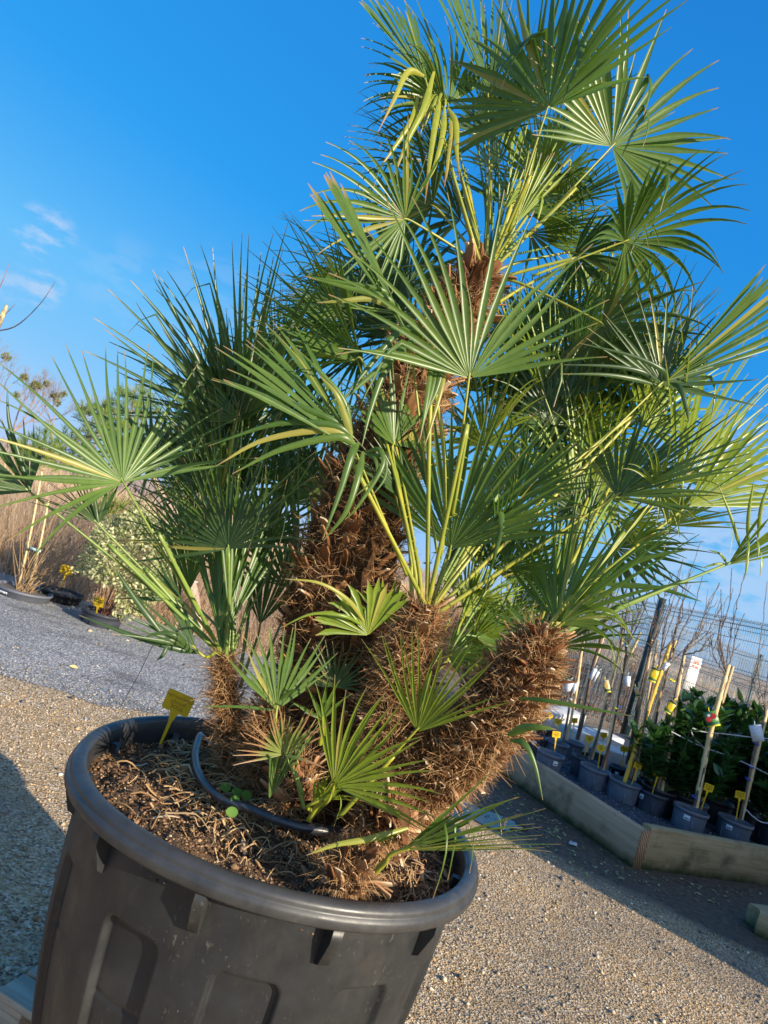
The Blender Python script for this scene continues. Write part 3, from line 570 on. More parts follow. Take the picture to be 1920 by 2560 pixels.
FR = []                                                        # fronds made so far
def frond(hub, tip, roll=0, spread=100, n=30, base=None, mid=None, mat='leaf', fuse=.38, droop=.10, cup=.25, wmax=.0125, sag=0., kink=None, side=.30, ribbons=(), pet='petiole', spines=10, sp2=None, jit=.03, vfold=.55, pr=.0036, seed=None, world=False, rag=.07, into=None):
    """hub, tip: (px, py, depth) of the blade's foot and of its longest finger's end (or world points); roll turns the blade about its axis."""
    rg = np.random.default_rng(len(FR) * 17 + 5 if seed is None else seed)
    h = np.array(hub, float) if world else P(*hub); e = np.array(tip, float) if world else P(*tip)
    A = e - h; Lf = np.linalg.norm(A); A = A / Lf; C = nrm(CAM - h); Nn = C - C.dot(A) * A; Nn = nrm(Nn) if np.linalg.norm(Nn) > .05 else nrm(np.cross(A, [1, 0, 0]))
    ca, sa = math.cos(R(roll)), math.sin(R(roll)); Nn = Nn * ca + np.cross(A, Nn) * sa; S = np.cross(A, Nn)
    n = max(5, int(n * .84)) if n > 16 else n
    s1 = R(spread); s2 = R(sp2 if sp2 is not None else spread)
    th = np.linspace(-s1, s2, n); dth = (s1 + s2) / (n - 1); K = 11
    ln = Lf * (1 - side * (1 - np.cos(np.clip(th, -2.2, 2.2) * .8)) * 1.0) * rg.uniform(1 - rag * 1.6, 1 + rag * .4, n)
    th = th + rg.normal(0, dth * .16, n)
    D = np.cos(th)[:, None] * A + np.sin(th)[:, None] * S + Nn * (cup * (1 - np.cos(th)) * .5 + rg.normal(0, jit, n))[:, None]; D = nrm(D)
    W = nrm(np.cross(np.broadcast_to(Nn, D.shape), D)); NN = np.cross(D, W)
    ts = np.linspace(0, 1, K); fr = .0065 * Lf / .4; pts = np.zeros((n, K, 3)); x = h + D * fr; d = D.copy(); pts[:, 0] = x
    dr = droop * rg.uniform(.4, 1.7, n); cv = rg.normal(0, .09, n)
    kk = np.full(n, 9.); q9 = rg.uniform(0, 1, n) < .07; kk[q9] = rg.uniform(.45, .85, q9.sum()); ln = np.where(rg.uniform(0, 1, n) < .06, ln * rg.uniform(.5, .85, n), ln)
    if kink: sel = rg.uniform(0, 1, n) < kink[0]; kk[sel] = rg.uniform(kink[1], kink[2], sel.sum())
    for k in range(1, K):
        g = np.where(ts[k] > fuse * .8, dr * (ts[k] ** 1.3) * .55, 0.)[:, None] * np.array([0, 0, -1.]) + (W * (cv * (ts[k] > fuse))[:, None]) * .25
        d = nrm(d + g + sag * np.array([0, 0, -.08]))
        kd = (ts[k] > kk)[:, None]; d = np.where(kd, nrm(d * .45 + np.array([0, 0, -1.]) * .62 + rg.normal(0, .05, 3)), d)
        x = x + d * (ln / (K - 1))[:, None]; pts[:, k] = x
    dd = nrm(np.gradient(pts, axis=1)); Wk = nrm(W[:, None] - (W[:, None] * dd).sum(-1, keepdims=True) * dd); Nk = np.cross(dd, Wk)
    dist = ts[None] * ln[:, None] + fr; hw = np.minimum(dist * math.tan(dth / 2) * 1.05, np.minimum(wmax, fuse * ln * math.tan(dth / 2) * 1.05)[:, None]); f0 = np.minimum(fuse, wmax / (math.tan(dth / 2) * ln))[:, None]
    tp = np.clip((ts[None] - np.maximum(f0, .25)) / (1 - np.maximum(f0, .25)), 0, 1); hw = hw * (1 - .92 * tp ** .85) + .0005
    vf = vfold * (1 + .6 * tp)
    ci = hw / np.sqrt(1 + vf * vf) * 1.0; up = ci * vf
    Lk = pts - Wk * ci[..., None] + Nk * up[..., None] * .5; Rk = pts + Wk * ci[..., None] + Nk * up[..., None] * .5; Mk = pts - Nk * up[..., None] * .5
    V = np.stack([Lk, Mk, Rk], 2).reshape(-1, 3)
    i, k, q = np.meshgrid(np.arange(n), np.arange(K - 1), np.arange(2), indexing='ij'); b0 = (i * K * 3 + k * 3 + q).ravel()
    mb = MB() if into is None else into[0]; lr = np.repeat(np.where(rg.uniform(0, 1, n) < .04, 1., np.clip(rg.uniform(0, 1, n) * .6 + rg.uniform(.0, .3), 0, .9)), K * 3); lt = np.tile(np.repeat(ts, 3), n)
    mb.add(V, np.c_[b0, b0 + 1, b0 + 4, b0 + 3], lr=lr, lt=lt)
    for rb in ribbons:                                         # single bent fingers: (points, half width)
        rp = smooth([P(*q) for q in rb[0]], 18); ww = rb[1] if len(rb) > 1 else .009; t2 = np.linspace(0, 1, 18); tg = nrm(np.gradient(rp, axis=0))
        sd = nrm(np.cross(tg, nrm(CAM - rp) + np.array([.25, 0, .2]))); n2 = np.cross(tg, sd); hh = ww * np.minimum(1, .35 + 3 * t2) * (1 - t2 ** 2.2) + .0006
        V = np.stack([rp - sd * hh[:, None] * .8, rp - n2 * hh[:, None] * .55, rp + sd * hh[:, None] * .8], 1).reshape(-1, 3); b1 = (np.arange(17)[:, None] * 3 + np.arange(2)[None]).ravel()
        mb.add(V, np.c_[b1, b1 + 1, b1 + 4, b1 + 3], lr=rg.uniform(0, 1), lt=np.repeat(.12 + .86 * t2, 3))
    ob = mb.build('frond', M[mat], palm) if into is None else None
    if base is not None:                                       # petiole with its teeth
        B = np.array(base, float) if world else P(*base)
        if mid is not None: pp = smooth([B] + [P(*q) for q in mid] + [h + A * .012], 22)
        else:
            up_ = np.linalg.norm(h - B) * .28; q1 = B + (nrm(h - B) + np.array([0, 0, .35])) * up_; pp = smooth([B, q1 * .55 + (B + (h - B) * .33) * .45, h - A * .035, h + A * .010], 22)
        mb = MB() if into is None else into[1]; mb.tube(pp, np.linspace(pr * 1.55, pr * .72, 22), 8 if into is None else 5)
        if spines:
            tg = nrm(np.gradient(pp, axis=0)); vd = nrm(np.cross(tg, CAM - pp))
            for sgn in (-1, 1):
                for k in range(spines):
                    f = rg.uniform(.04, .80); a = int(f * 21); o = pp[a] + vd[a] * sgn * pr * .95; dq = nrm(vd[a] * sgn + tg[a] * rg.uniform(.1, .8)); l = rg.uniform(.006, .013)
                    mb.add([o - tg[a] * .0018, o + tg[a] * .0018, o + np.cross(tg[a], vd[a]) * .0015, o + dq * l], [[0, 1, 3, 0], [1, 2, 3, 1], [2, 0, 3, 2]])
        if into is None: mb.build('petiole', M[pet], ob, True)
    FR.append(ob); return ob
CA = (1215, 690, 2.0); CB = (1068, 1520, 1.68); CG = (1352, 1588, 1.58); CF = (560, 1645, 1.92)
# --- crown of the tall trunk
frond((1371, 271, 1.85), (1392, -130, 1.83), -34, 105, 40, CA, [(1325, 440, 1.88), (1270, 580, 1.95)], mat='leaf', droop=.05, cup=.5, side=.18, wmax=.015, spines=14, fuse=.5)
frond((1531, 366, 1.98), (1735, 95, 1.93), 12, 128, 44, CA, [(1440, 470, 1.98), (1320, 590, 1.99)], mat='leaf', droop=.10, cup=.35, side=.16, wmax=.0145, spines=16, fuse=.5)
frond((1563, 604, 2.0), (1850, 455, 1.95), 42, 130, 42, (1225, 700, 2.0), [(1440, 645, 2.0), (1330, 690, 2.0)], mat='leaf', droop=.34, cup=.45, side=.20, wmax=.013, spines=16, fuse=.48)
frond((1122, 262, 2.12), (1000, -10, 2.05), 46, 78, 32, CA, [(1160, 420, 2.1), (1195, 580, 2.05)], mat='leaf', droop=.20, cup=.3, fuse=.45)
frond((1112, 268, 2.05), (905, 120, 1.98), -35, 55, 26, CA, [(1150, 430, 2.05), (1195, 590, 2.02)], mat='leaf', droop=.38, cup=.3)
frond((1068, 205, 1.93), (945, -20, 1.9), 62, 30, 14, (1205, 690, 1.97), [(1100, 330, 1.93), (1150, 500, 1.94)], mat='leaf', droop=.05, cup=.1, fuse=.8, wmax=.016)
frond((1092, 262, 1.90), (1030, 160, 1.86), 10, 85, 14, (1210, 690, 1.96), [(1130, 430, 1.92), (1178, 600, 1.95)], mat='leaf_yellow', droop=.2, kink=(1., .1, .35), wmax=.011, ribbons=[
    ([(1060, 190, 1.9), (1020, 180, 1.87), (985, 250, 1.85), (945, 330, 1.84)], .011), ([(1085, 180, 1.88), (1060, 270, 1.86), (1020, 350, 1.85), (975, 465, 1.84)], .012),
    ([(1100, 255, 1.88), (1090, 300, 1.86), (1075, 400, 1.85), (1062, 510, 1.84)], .012), ([(1112, 270, 1.88), (1108, 330, 1.86), (1085, 420, 1.85), (1050, 480, 1.84)], .010),
    ([(1120, 270, 1.88), (1140, 310, 1.86), (1142, 380, 1.85), (1150, 455, 1.84)], .011), ([(1125, 275, 1.88), (1130, 330, 1.86), (1120, 410, 1.86), (1110, 470, 1.85)], .010), ([(1045, 240, 1.9), (1030, 300, 1.86), (985, 370, 1.85), (942, 430, 1.84)], .010)])
frond((1100, 402, 2.2), (912, 228, 2.18), 48, 62, 30, CA, [(1150, 480, 2.15), (1195, 590, 2.1)], mat='leaf_blue', droop=.10, cup=.2)
frond((1222, 232, 2.1), (1148, -70, 2.08), 58, 22, 14, CA, [(1228, 400, 2.08), (1225, 560, 2.03)], mat='leaf', droop=.0, cup=.1, fuse=.75, wmax=.018, vfold=.8)
frond((1333, 262, 2.15), (1262, -40, 2.15), -30, 100, 32, CA, [(1318, 400, 2.12), (1262, 560, 2.06)], mat='leaf', droop=.1, cup=.35)
frond((1290, 560, 1.96), (1385, 375, 1.94), 15, 17, 12, CA, mat='leaf_bright', droop=.03, cup=.1, fuse=.7, spines=4)
frond((1262, 520, 2.02), (1330, 390, 2.05), 40, 26, 12, CA, mat='leaf_bright', droop=.2, cup=.2)
frond((1018, 715, 2.38), (985, 460, 2.36), 5, 150, 40, (1160, 760, 2.1), mat='leaf_blue', droop=.12, cup=.3, wmax=.010, side=.12)
frond((925, 700, 2.5), (760, 570, 2.5), 42, 60, 24, (1140, 800, 2.2), mat='leaf_blue', droop=.3, cup=.2, wmax=.010)
frond((1467, 721, 2.6), (1560, 620, 2.58), 8, 140, 34, (1240, 1010, 2.3), mat='leaf_bright', droop=.2, cup=.3, wmax=.011, side=.1, pr=.004)
frond((1452, 855, 2.6), (1600, 850, 2.55), 0, 125, 32, (1250, 1090, 2.3), mat='leaf_bright', droop=.3, cup=.3, wmax=.011, pr=.004)
frond((1317, 818, 2.55), (1330, 690, 2.5), 10, 150, 32, (1220, 1000, 2.3), mat='leaf_bright', droop=.25, cup=.4, wmax=.010, pr=.004)
frond((1525, 650, 2.4), (1570, 770, 2.4), 20, 80, 18, (1240, 760, 2.1), mat='leaf_dry', droop=.5, cup=.2, wmax=.009)
frond((1420, 430, 2.25), (1440, 600, 2.25), 40, 100, 26, CA, mat='leaf_blue', droop=.4, cup=.3, wmax=.010)
# --- crown of the middle stem, towards the camera
frond((1174, 945, 1.55), (1176, 458, 1.50), 18, 80, 27, CB, [(1168, 1060, 1.57), (1130, 1290, 1.63)], mat='leaf', droop=.10, cup=.55, side=.50, wmax=.0135, fuse=.36, spines=14)
frond((1126, 1372, 1.74), (1215, 980, 1.72), -18, 68, 36, (1085, 1500, 1.7), mat='leaf', droop=.05, cup=.35, side=.22, wmax=.0135, spines=5, fuse=.55)
frond((1030, 855, 1.60), (800, 440, 1.58), 38, 6.5, 9, CB, [(1078, 980, 1.6), (1112, 1170, 1.63), (1095, 1390, 1.66)], mat='leaf', droop=.03, cup=.15, fuse=.95, wmax=.0105, vfold=.35, spines=16, ribbons=[
    ([(1010, 790, 1.6), (965, 745, 1.56), (880, 722, 1.54), (765, 692, 1.52)], .010), ([(985, 762, 1.6), (955, 725, 1.56), (850, 705, 1.54), (760, 690, 1.53)], .007), ([(1000, 780, 1.58), (930, 748, 1.56), (860, 752, 1.54), (792, 757, 1.53)], .009),
    ([(1078, 850, 1.58), (1050, 832, 1.56), (1000, 823, 1.55), (948, 822, 1.54)], .011), ([(1025, 815, 1.6), (985, 840, 1.54), (920, 920, 1.52), (855, 1000, 1.50)], .011), ([(1045, 845, 1.6), (1000, 880, 1.54), (920, 945, 1.52), (845, 1012, 1.50)], .011),
    ([(1075, 855, 1.58), (1078, 900, 1.55), (1068, 990, 1.53), (1050, 1100, 1.52)], .010), ([(1100, 865, 1.58), (1105, 920, 1.55), (1075, 1010, 1.54), (1005, 1090, 1.53)], .008), ([(1092, 862, 1.58), (1090, 930, 1.55), (1062, 1040, 1.53), (1045, 1108, 1.52)], .008), ([(1110, 870, 1.58), (1108, 950, 1.55), (1085, 1040, 1.54), (1062, 1115, 1.53)], .007),
    ([(1000, 870, 1.58), (958, 935, 1.55), (925, 1030, 1.54), (905, 1115, 1.53)], .010)])
frond((900, 903, 1.88), (642, 618, 1.86), -48, 52, 28, (1052, 1500, 1.70), [(955, 990, 1.86), (988, 1110, 1.82), (1038, 1400, 1.74)], mat='leaf', droop=.05, cup=.35, wmax=.013, spines=8, side=.25)
frond((888, 905, 1.86), (660, 742, 1.84), 55, 30, 14, (1050, 1505, 1.70), mat='leaf', droop=.04, cup=.2, wmax=.012, spines=0)
frond((893, 1125, 1.52), (602, 838, 1.50), 46, 26, 16, CB, [(888, 1170, 1.53), (942, 1270, 1.58), (1018, 1440, 1.64)], mat='leaf', droop=.06, cup=.2, fuse=.7, wmax=.013, spines=12, ribbons=[
    ([(885, 1095, 1.52), (830, 1062, 1.5), (690, 1060, 1.48), (520, 1115, 1.46)], .010), ([(885, 1105, 1.52), (820, 1075, 1.5), (660, 1100, 1.48), (540, 1165, 1.46)], .010), ([(890, 1112, 1.52), (840, 1092, 1.5), (700, 1125, 1.48), (580, 1185, 1.46)], .011), ([(880, 1100, 1.52), (862, 1040, 1.5), (840, 985, 1.48), (795, 935, 1.47)], .010),
    ([(880, 1085, 1.52), (858, 1000, 1.5), (800, 930, 1.48), (740, 870, 1.47)], .009), ([(870, 1070, 1.52), (800, 1035, 1.5), (660, 985, 1.48), (530, 945, 1.47)], .009), ([(896, 1108, 1.50), (878, 1140, 1.47), (850, 1230, 1.46), (806, 1350, 1.45)], .011), ([(908, 1130, 1.50), (896, 1190, 1.47), (865, 1280, 1.46), (808, 1352, 1.46)], .010),
    ([(915, 1130, 1.50), (950, 1125, 1.48), (955, 1170, 1.47), (895, 1265, 1.46), (862, 1300, 1.46)], .007), ([(920, 1135, 1.5), (940, 1150, 1.48), (940, 1190, 1.47), (890, 1240, 1.46)], .006), ([(925, 1135, 1.5), (962, 1145, 1.48), (962, 1195, 1.48), (930, 1240, 1.47)], .005)])
frond((985, 1112, 1.80), (1000, 880, 1.83), 50, 80, 22, (1030, 1500, 1.7), mat='leaf', droop=.2, cup=.3, wmax=.010, spines=6)
frond((1210, 1110, 1.95), (1265, 860, 1.95), -52, 95, 32, (1080, 1510, 1.7), mat='leaf_bright', droop=.25, cup=.3, wmax=.010, spines=6)
frond((1374, 1060, 2.0), (1340, 860, 2.0), 45, 95, 30, (1100, 1500, 1.7), mat='leaf_blue', droop=.12, cup=.3, spines=8)
# --- right-hand fronds
frond((1542, 1240, 1.72), (1790, 1010, 1.66), -50, 78, 36, (1090, 1535, 1.68), [(1400, 1330, 1.72), (1250, 1430, 1.7)], mat='leaf_blue', droop=.04, cup=.45, side=.12, wmax=.015, spines=12, fuse=.5)
frond((1656, 962, 1.82), (1740, 720, 1.80), 22, 85, 26, (1095, 1520, 1.7), [(1580, 1050, 1.82), (1421, 1168, 1.79), (1230, 1370, 1.73)], mat='leaf_blue', droop=.03, cup=.3, side=.15, wmax=.0135, spines=10, ribbons=[
    ([(1668, 952, 1.8), (1655, 925, 1.77), (1580, 890, 1.75), (1450, 858, 1.73)], .009), ([(1650, 955, 1.8), (1600, 928, 1.77), (1520, 915, 1.75), (1410, 912, 1.73)], .008), ([(1640, 962, 1.8), (1570, 945, 1.77), (1500, 936, 1.75), (1400, 935, 1.73)], .008), ([(1670, 958, 1.8), (1700, 970, 1.77), (1715, 1020, 1.76), (1722, 1055, 1.75)], .009)])
frond((1668, 952, 1.80), (1960, 745, 1.76), 40, 20, 14, mat='leaf', droop=.0, cup=.1, fuse=.85, wmax=.013)
frond((1690, 1200, 1.98), (1930, 870, 1.95), 48, 62, 30, (1370, 1575, 1.62), mat='leaf_bright', droop=.06, cup=.4, wmax=.014, spines=6, side=.15)
frond((1720, 1265, 1.90), (1980, 1080, 1.88), 30, 35, 22, (1375, 1580, 1.62), mat='leaf_bright', droop=.05, cup=.3, wmax=.015, fuse=.6)
frond((1610, 1060, 2.1), (1790, 800, 2.1), 52, 80, 30, (1360, 1560, 1.7), mat='leaf_bright', droop=.15, cup=.3, wmax=.012)
frond((1560, 1010, 2.15), (1560, 780, 2.15), -30, 90, 28, (1350, 1560, 1.7), mat='leaf_blue', droop=.15, cup=.3, wmax=.012)
frond((1645, 1221, 1.66), (1790, 1160, 1.62), 12, 110, 28, CG, [(1560, 1330, 1.63), (1450, 1480, 1.6)], mat='leaf_bright', droop=.25, cup=.4, side=.18, wmax=.012, spines=4, kink=(.2, .4, .6))
frond((1392, 1558, 1.60), (1520, 1195, 1.66), -42, 60, 26, CG, [(1380, 1574, 1.59)], mat='leaf', droop=.05, cup=.4, wmax=.014, spines=0, side=.05, fuse=.35)
frond((1400, 1562, 1.56), (1600, 1440, 1.50), -20, 34, 14, CG, [(1378, 1578, 1.57)], mat='leaf_bright', droop=.65, cup=.3, wmax=.013, spines=0, sag=.6)
frond((1470, 1300, 1.9), (1400, 1130, 1.9), 25, 70, 24, (1355, 1570, 1.65), mat='leaf_blue', droop=.05, cup=.3, wmax=.0125)
frond((1580, 1360, 1.80), (1720, 1370, 1.74), 5, 60, 12, (1375, 1575, 1.6), mat='leaf', droop=.25, cup=.3, wmax=.010, spines=0, ribbons=[
    ([(1500, 1460, 1.7), (1640, 1470, 1.66), (1755, 1504, 1.62)], .009), ([(1500, 1460, 1.7), (1600, 1400, 1.66), (1730, 1372, 1.62)], .010)])
frond((1820, 1412, 1.66), (1960, 1320, 1.6), 25, 24, 14, (1385, 1590, 1.6), [(1700, 1455, 1.65), (1530, 1525, 1.62)], mat='leaf_bright', droop=.02, cup=.1, fuse=.8, wmax=.014, spines=6, pet='petiole_green', pr=.0042, ribbons=[
    ([(1818, 1410, 1.66), (1800, 1385, 1.65), (1770, 1375, 1.65)], .004), ([(1820, 1412, 1.66), (1790, 1410, 1.65), (1755, 1420, 1.65)], .004), ([(1850, 1370, 1.65), (1830, 1300, 1.64), (1795, 1210, 1.63)], .005), ([(1870, 1360, 1.65), (1872, 1280, 1.64), (1885, 1200, 1.63)], .006), ([(1895, 1345, 1.65), (1905, 1260, 1.64), (1935, 1180, 1.63)], .006)])
frond((1340, 1600, 1.56), (1250, 1480, 1.62), 30, 30, 8, mat='leaf', droop=.2, cup=.2, wmax=.008, ribbons=[
    ([(1300, 1745, 1.50), (1370, 1752, 1.46), (1470, 1770, 1.43), (1580, 1790, 1.40)], .006), ([(1270, 1838, 1.47), (1310, 1820, 1.45), (1350, 1818, 1.43), (1392, 1824, 1.42)], .011), ([(1275, 1850, 1.47), (1312, 1860, 1.45), (1338, 1915, 1.44), (1357, 2000, 1.43)], .008)])
# --- left clump
frond((609, 1054, 2.0), (530, 600, 2.0), -38, 80, 40, CF, [(605, 1250, 1.98), (575, 1480, 1.94)], mat='leaf', droop=.05, cup=.4, side=.24, wmax=.0125, spines=0, pet='petiole_green')
frond((590, 1090, 2.12), (640, 640, 2.12), 25, 70, 30, CF, mat='leaf_blue', droop=.06, cup=.3, spines=0, pet='petiole_green', wmax=.011)
frond((307, 1206, 1.58), (150, 845, 1.54), 22, 100, 32, CF, [(395, 1330, 1.66), (500, 1540, 1.82)], mat='leaf', droop=.05, cup=.5, side=.10, wmax=.0085, spines=0, pet='petiole_green', fuse=.30)
frond((244, 1308, 1.76), (120, 1195, 1.74), 38, 30, 12, CF, [(360, 1420, 1.82), (500, 1570, 1.9)], mat='leaf_blue', droop=.02, cup=.3, wmax=.0115, spines=0, pet='petiole_green', ribbons=[
    ([(246, 1306, 1.76), (236, 1250, 1.76), (222, 1205, 1.75)], .007), ([(248, 1304, 1.76), (262, 1250, 1.76), (268, 1212, 1.75)], .007), ([(246, 1306, 1.76), (272, 1260, 1.76), (300, 1205, 1.75)], .006)])
frond((74, 1230, 1.60), (-140, 1050, 1.55), 35, 60, 20, CF, [(270, 1360, 1.7), (440, 1520, 1.84)], mat='leaf_blue', droop=.04, cup=.3, wmax=.012, spines=0, pet='petiole_green', ribbons=[([(76, 1228, 1.6), (45, 1130, 1.58), (22, 1050, 1.56), (18, 965, 1.55)], .007)])
frond((385, 1145, 2.22), (215, 1010, 2.2), 40, 110, 30, CF, mat='leaf_blue', droop=.06, cup=.3, wmax=.011, spines=0, pet='petiole_green', side=.15)
frond((571, 1372, 1.80), (560, 1030, 1.84), -34, 92, 30, (565, 1640, 1.90), mat='leaf_blue', droop=.07, cup=.4, side=.22, wmax=.0095, fuse=.26, spines=0, pet='petiole_green')
frond((508, 1214, 2.25), (400, 1075, 2.25), 18, 105, 30, CF, mat='leaf_blue', droop=.10, cup=.3, wmax=.010, spines=0, pet='petiole_green')
frond((488, 1620, 1.82), (330, 1480, 1.78), 30, 35, 9, CF, mat='leaf_blue', droop=.05, cup=.2, wmax=.011, spines=0, ribbons=[
    ([(500, 1632, 1.84), (430, 1618, 1.80), (320, 1585, 1.76), (198, 1538, 1.72)], .011), ([(480, 1628, 1.82), (440, 1590, 1.78), (400, 1582, 1.77), (345, 1600, 1.76)], .009), ([(478, 1630, 1.82), (430, 1600, 1.78), (390, 1600, 1.77), (335, 1605, 1.76)], .006), ([(400, 1578, 1.77), (340, 1500, 1.75), (285, 1418, 1.73)], .011), ([(420, 1612, 1.77), (405, 1640, 1.76), (392, 1650, 1.76)], .006)])
frond((640, 1350, 2.2), (700, 1120, 2.22), 15, 80, 26, (600, 1680, 1.95), mat='leaf_blue', droop=.08, cup=.3, spines=0, pet='petiole_green')
frond((575, 1560, 1.86), (640, 1280, 1.92), 30, 22, 12, mat='leaf', droop=.02, cup=.2, fuse=.6)
frond((548, 1580, 1.86), (560, 1260, 1.92), -30, 20, 10, mat='leaf', droop=.02, cup=.2, fuse=.6)
frond((650, 1560, 2.05), (700, 1290, 2.1), 30, 40, 16, (600, 1720, 1.95), mat='leaf_blue', droop=.03, cup=.2, spines=0)
frond((720, 1470, 2.3), (660, 1250, 2.35), 20, 60, 22, (640, 1740, 2.0), mat='leaf_blue', droop=.05, cup=.3, spines=0)
frond((770, 1240, 2.4), (760, 1000, 2.4), 10, 110, 34, (760, 1500, 2.15), mat='leaf_blue', droop=.12, cup=.3, wmax=.011, spines=0)
frond((690, 1200, 2.5), (700, 960, 2.5), -20, 100, 30, (720, 1500, 2.2), mat='leaf_blue', droop=.10, cup=.3, wmax=.011, spines=0)
frond((760, 1110, 2.45), (720, 880, 2.45), 15, 90, 28, (780, 1400, 2.15), mat='leaf', droop=.15, cup=.3, wmax=.010, spines=0)
frond((450, 1500, 1.95), (330, 1390, 1.95), 25, 50, 14, CF, mat='leaf_blue', droop=.08, cup=.3, spines=0)
# --- low suckers at the front
frond((1044, 1830, 1.55), (1120, 1575, 1.50), -14, 48, 22, (850, 2040, 1.60), [(985, 1890, 1.56), (905, 1975, 1.58)], mat='leaf_bright', droop=.04, cup=.35, wmax=.0125, spines=0, side=.15, fuse=.36)
frond((835, 1964, 1.50), (925, 1715, 1.46), -8, 32, 23, (775, 2045, 1.56), mat='leaf_bright', droop=.05, cup=.35, wmax=.0125, spines=0, sp2=86, side=.05, fuse=.45, seed=4)
frond((800, 2000, 1.52), (905, 1945, 1.48), 40, 30, 10, (772, 2050, 1.57), mat='leaf_bright', droop=.35, cup=.3, wmax=.010, spines=0)
frond((782, 2045, 1.57), (835, 1930, 1.54), 40, 22, 10, mat='leaf_bright', droop=.0, cup=.2, fuse=.7)
frond((692, 1774, 1.60), (715, 1560, 1.60), 24, 50, 17, (690, 1860, 1.66), mat='leaf', droop=.03, cup=.4, wmax=.009, spines=0, side=.05, fuse=.5, ribbons=[([(688, 1776, 1.6), (620, 1768, 1.59), (560, 1766, 1.58), (500, 1767, 1.57)], .004), ([(700, 1750, 1.6), (725, 1730, 1.59), (750, 1722, 1.58)], .006)])
frond((710, 1886, 1.58), (695, 1765, 1.53), 12, 72, 22, (760, 2020, 1.60), [(738, 1930, 1.585), (757, 1985, 1.59)], mat='leaf_dry', droop=.05, cup=.5, wmax=.0065, spines=0, side=.05, pet='petiole_green', pr=.003, ribbons=[([(715, 1888, 1.52), (760, 1900, 1.5), (812, 1920, 1.49)], .004)])
frond((672, 1998, 1.60), (745, 1780, 1.62), 32, 20, 14, mat='leaf', droop=.02, cup=.2, fuse=.75, wmax=.010)
frond((806, 1800, 1.60), (800, 1695, 1.56), 5, 42, 5, (800, 1860, 1.66), mat='leaf', droop=.05, cup=.3, wmax=.008, spines=0, vfold=.8)
frond((836, 1718, 1.74), (850, 1600, 1.74), 0, 85, 22, (836, 1800, 1.76), mat='leaf_blue', droop=.03, cup=.3, wmax=.009, spines=0)
frond((1012, 2125, 1.40), (1345, 2030, 1.27), 62, 26, 18, (940, 2180, 1.46), mat='leaf', droop=.02, cup=.3, wmax=.010, spines=0, fuse=.4, side=.1)
frond((1012, 2120, 1.42), (1285, 1975, 1.34), 40, 14, 6, (945, 2170, 1.46), mat='leaf', droop=.02, cup=.3, wmax=.010, spines=0)
frond((1015, 2075, 1.50), (930, 2108, 1.46), 60, 14, 8, mat='leaf_bright', droop=.0, cup=.1, fuse=.8, wmax=.008, ribbons=[([(1020, 2070, 1.5), (920, 2098, 1.46), (840, 2112, 1.44), (766, 2138, 1.42)], .008)])
frond((920, 1588, 1.62), (880, 1450, 1.60), 8, 62, 18, mat='leaf_bright', droop=.30, cup=.4, fuse=.8, wmax=.013, side=.0, ribbons=[([(915, 1560, 1.62), (870, 1500, 1.58), (800, 1458, 1.55), (712, 1447, 1.53)], .006), ([(910, 1565, 1.62), (860, 1540, 1.58), (780, 1535, 1.56), (700, 1570, 1.54)], .005)])
frond((960, 1560, 1.75), (985, 1440, 1.72), 15, 60, 18, mat='leaf_bright', droop=.3, cup=.4, fuse=.7, wmax=.012)
frond((1166, 1515, 2.1), (1300, 1480, 2.05), 10, 120, 30, (1080, 1620, 1.9), mat='leaf_bright', droop=.12, cup=.4, wmax=.011, spines=0)
frond((1180, 1600, 2.0), (1330, 1640, 1.95), 10, 80, 24, (1090, 1680, 1.9), mat='leaf_bright', droop=.10, cup=.4, wmax=.011, spines=0)
frond((1230, 1420, 2.2), (1330, 1270, 2.2), 15, 90, 28, (1120, 1620, 1.95), mat='leaf_blue', droop=.10, cup=.4, wmax=.011, spines=0)
frond((1120, 1640, 1.9), (1230, 1600, 1.86), -20, 70, 20, (1040, 1720, 1.85), mat='leaf', droop=.10, cup=.4, wmax=.010, spines=0)
# --- fronds on the far side of the crowns, filling the clump
def fill(base, specs, mats, seed):
    rg = np.random.default_rng(seed); B = P(*base)
    for az, el, pl, fl in specs:
        a, e = R(az + rg.normal(0, 6)), R(el + rg.normal(0, 5)); d = np.array([math.cos(e) * math.cos(a), math.cos(e) * math.sin(a), math.sin(e)])
        h = B + d * pl + np.array([0, 0, -.04]); tp = h + nrm(d + np.array([0, 0, -.35])) * fl
        frond(h, tp, rg.uniform(-45, 45), rg.uniform(85, 125), 30, B, mat=mats[rg.integers(len(mats))], droop=rg.uniform(.08, .28), cup=.35, wmax=.0105, spines=0, world=True, pr=.0034)
fill(CA, [(60, 20, .34, .33), (100, 35, .34, .33), (140, 15, .36, .34), (165, 40, .32, .32), (20, 45, .36, .34), (80, 65, .34, .34), (200, 10, .30, .30), (-5, 5, .36, .32), (120, -10, .36, .3), (45, -15, .36, .3)], ['leaf_blue', 'leaf', 'leaf_blue'], 3)
fill((1110, 1180, 2.25), [(60, 35, .36, .32), (20, 25, .4, .34), (95, 50, .36, .32), (0, 55, .42, .34), (40, 60, .44, .34)], ['leaf', 'leaf_bright', 'leaf_blue'], 5)
fill((1260, 1330, 2.25), [(10, 40, .38, .33), (50, 55, .36, .33), (-10, 15, .36, .3)], ['leaf', 'leaf_bright', 'leaf_blue'], 6)

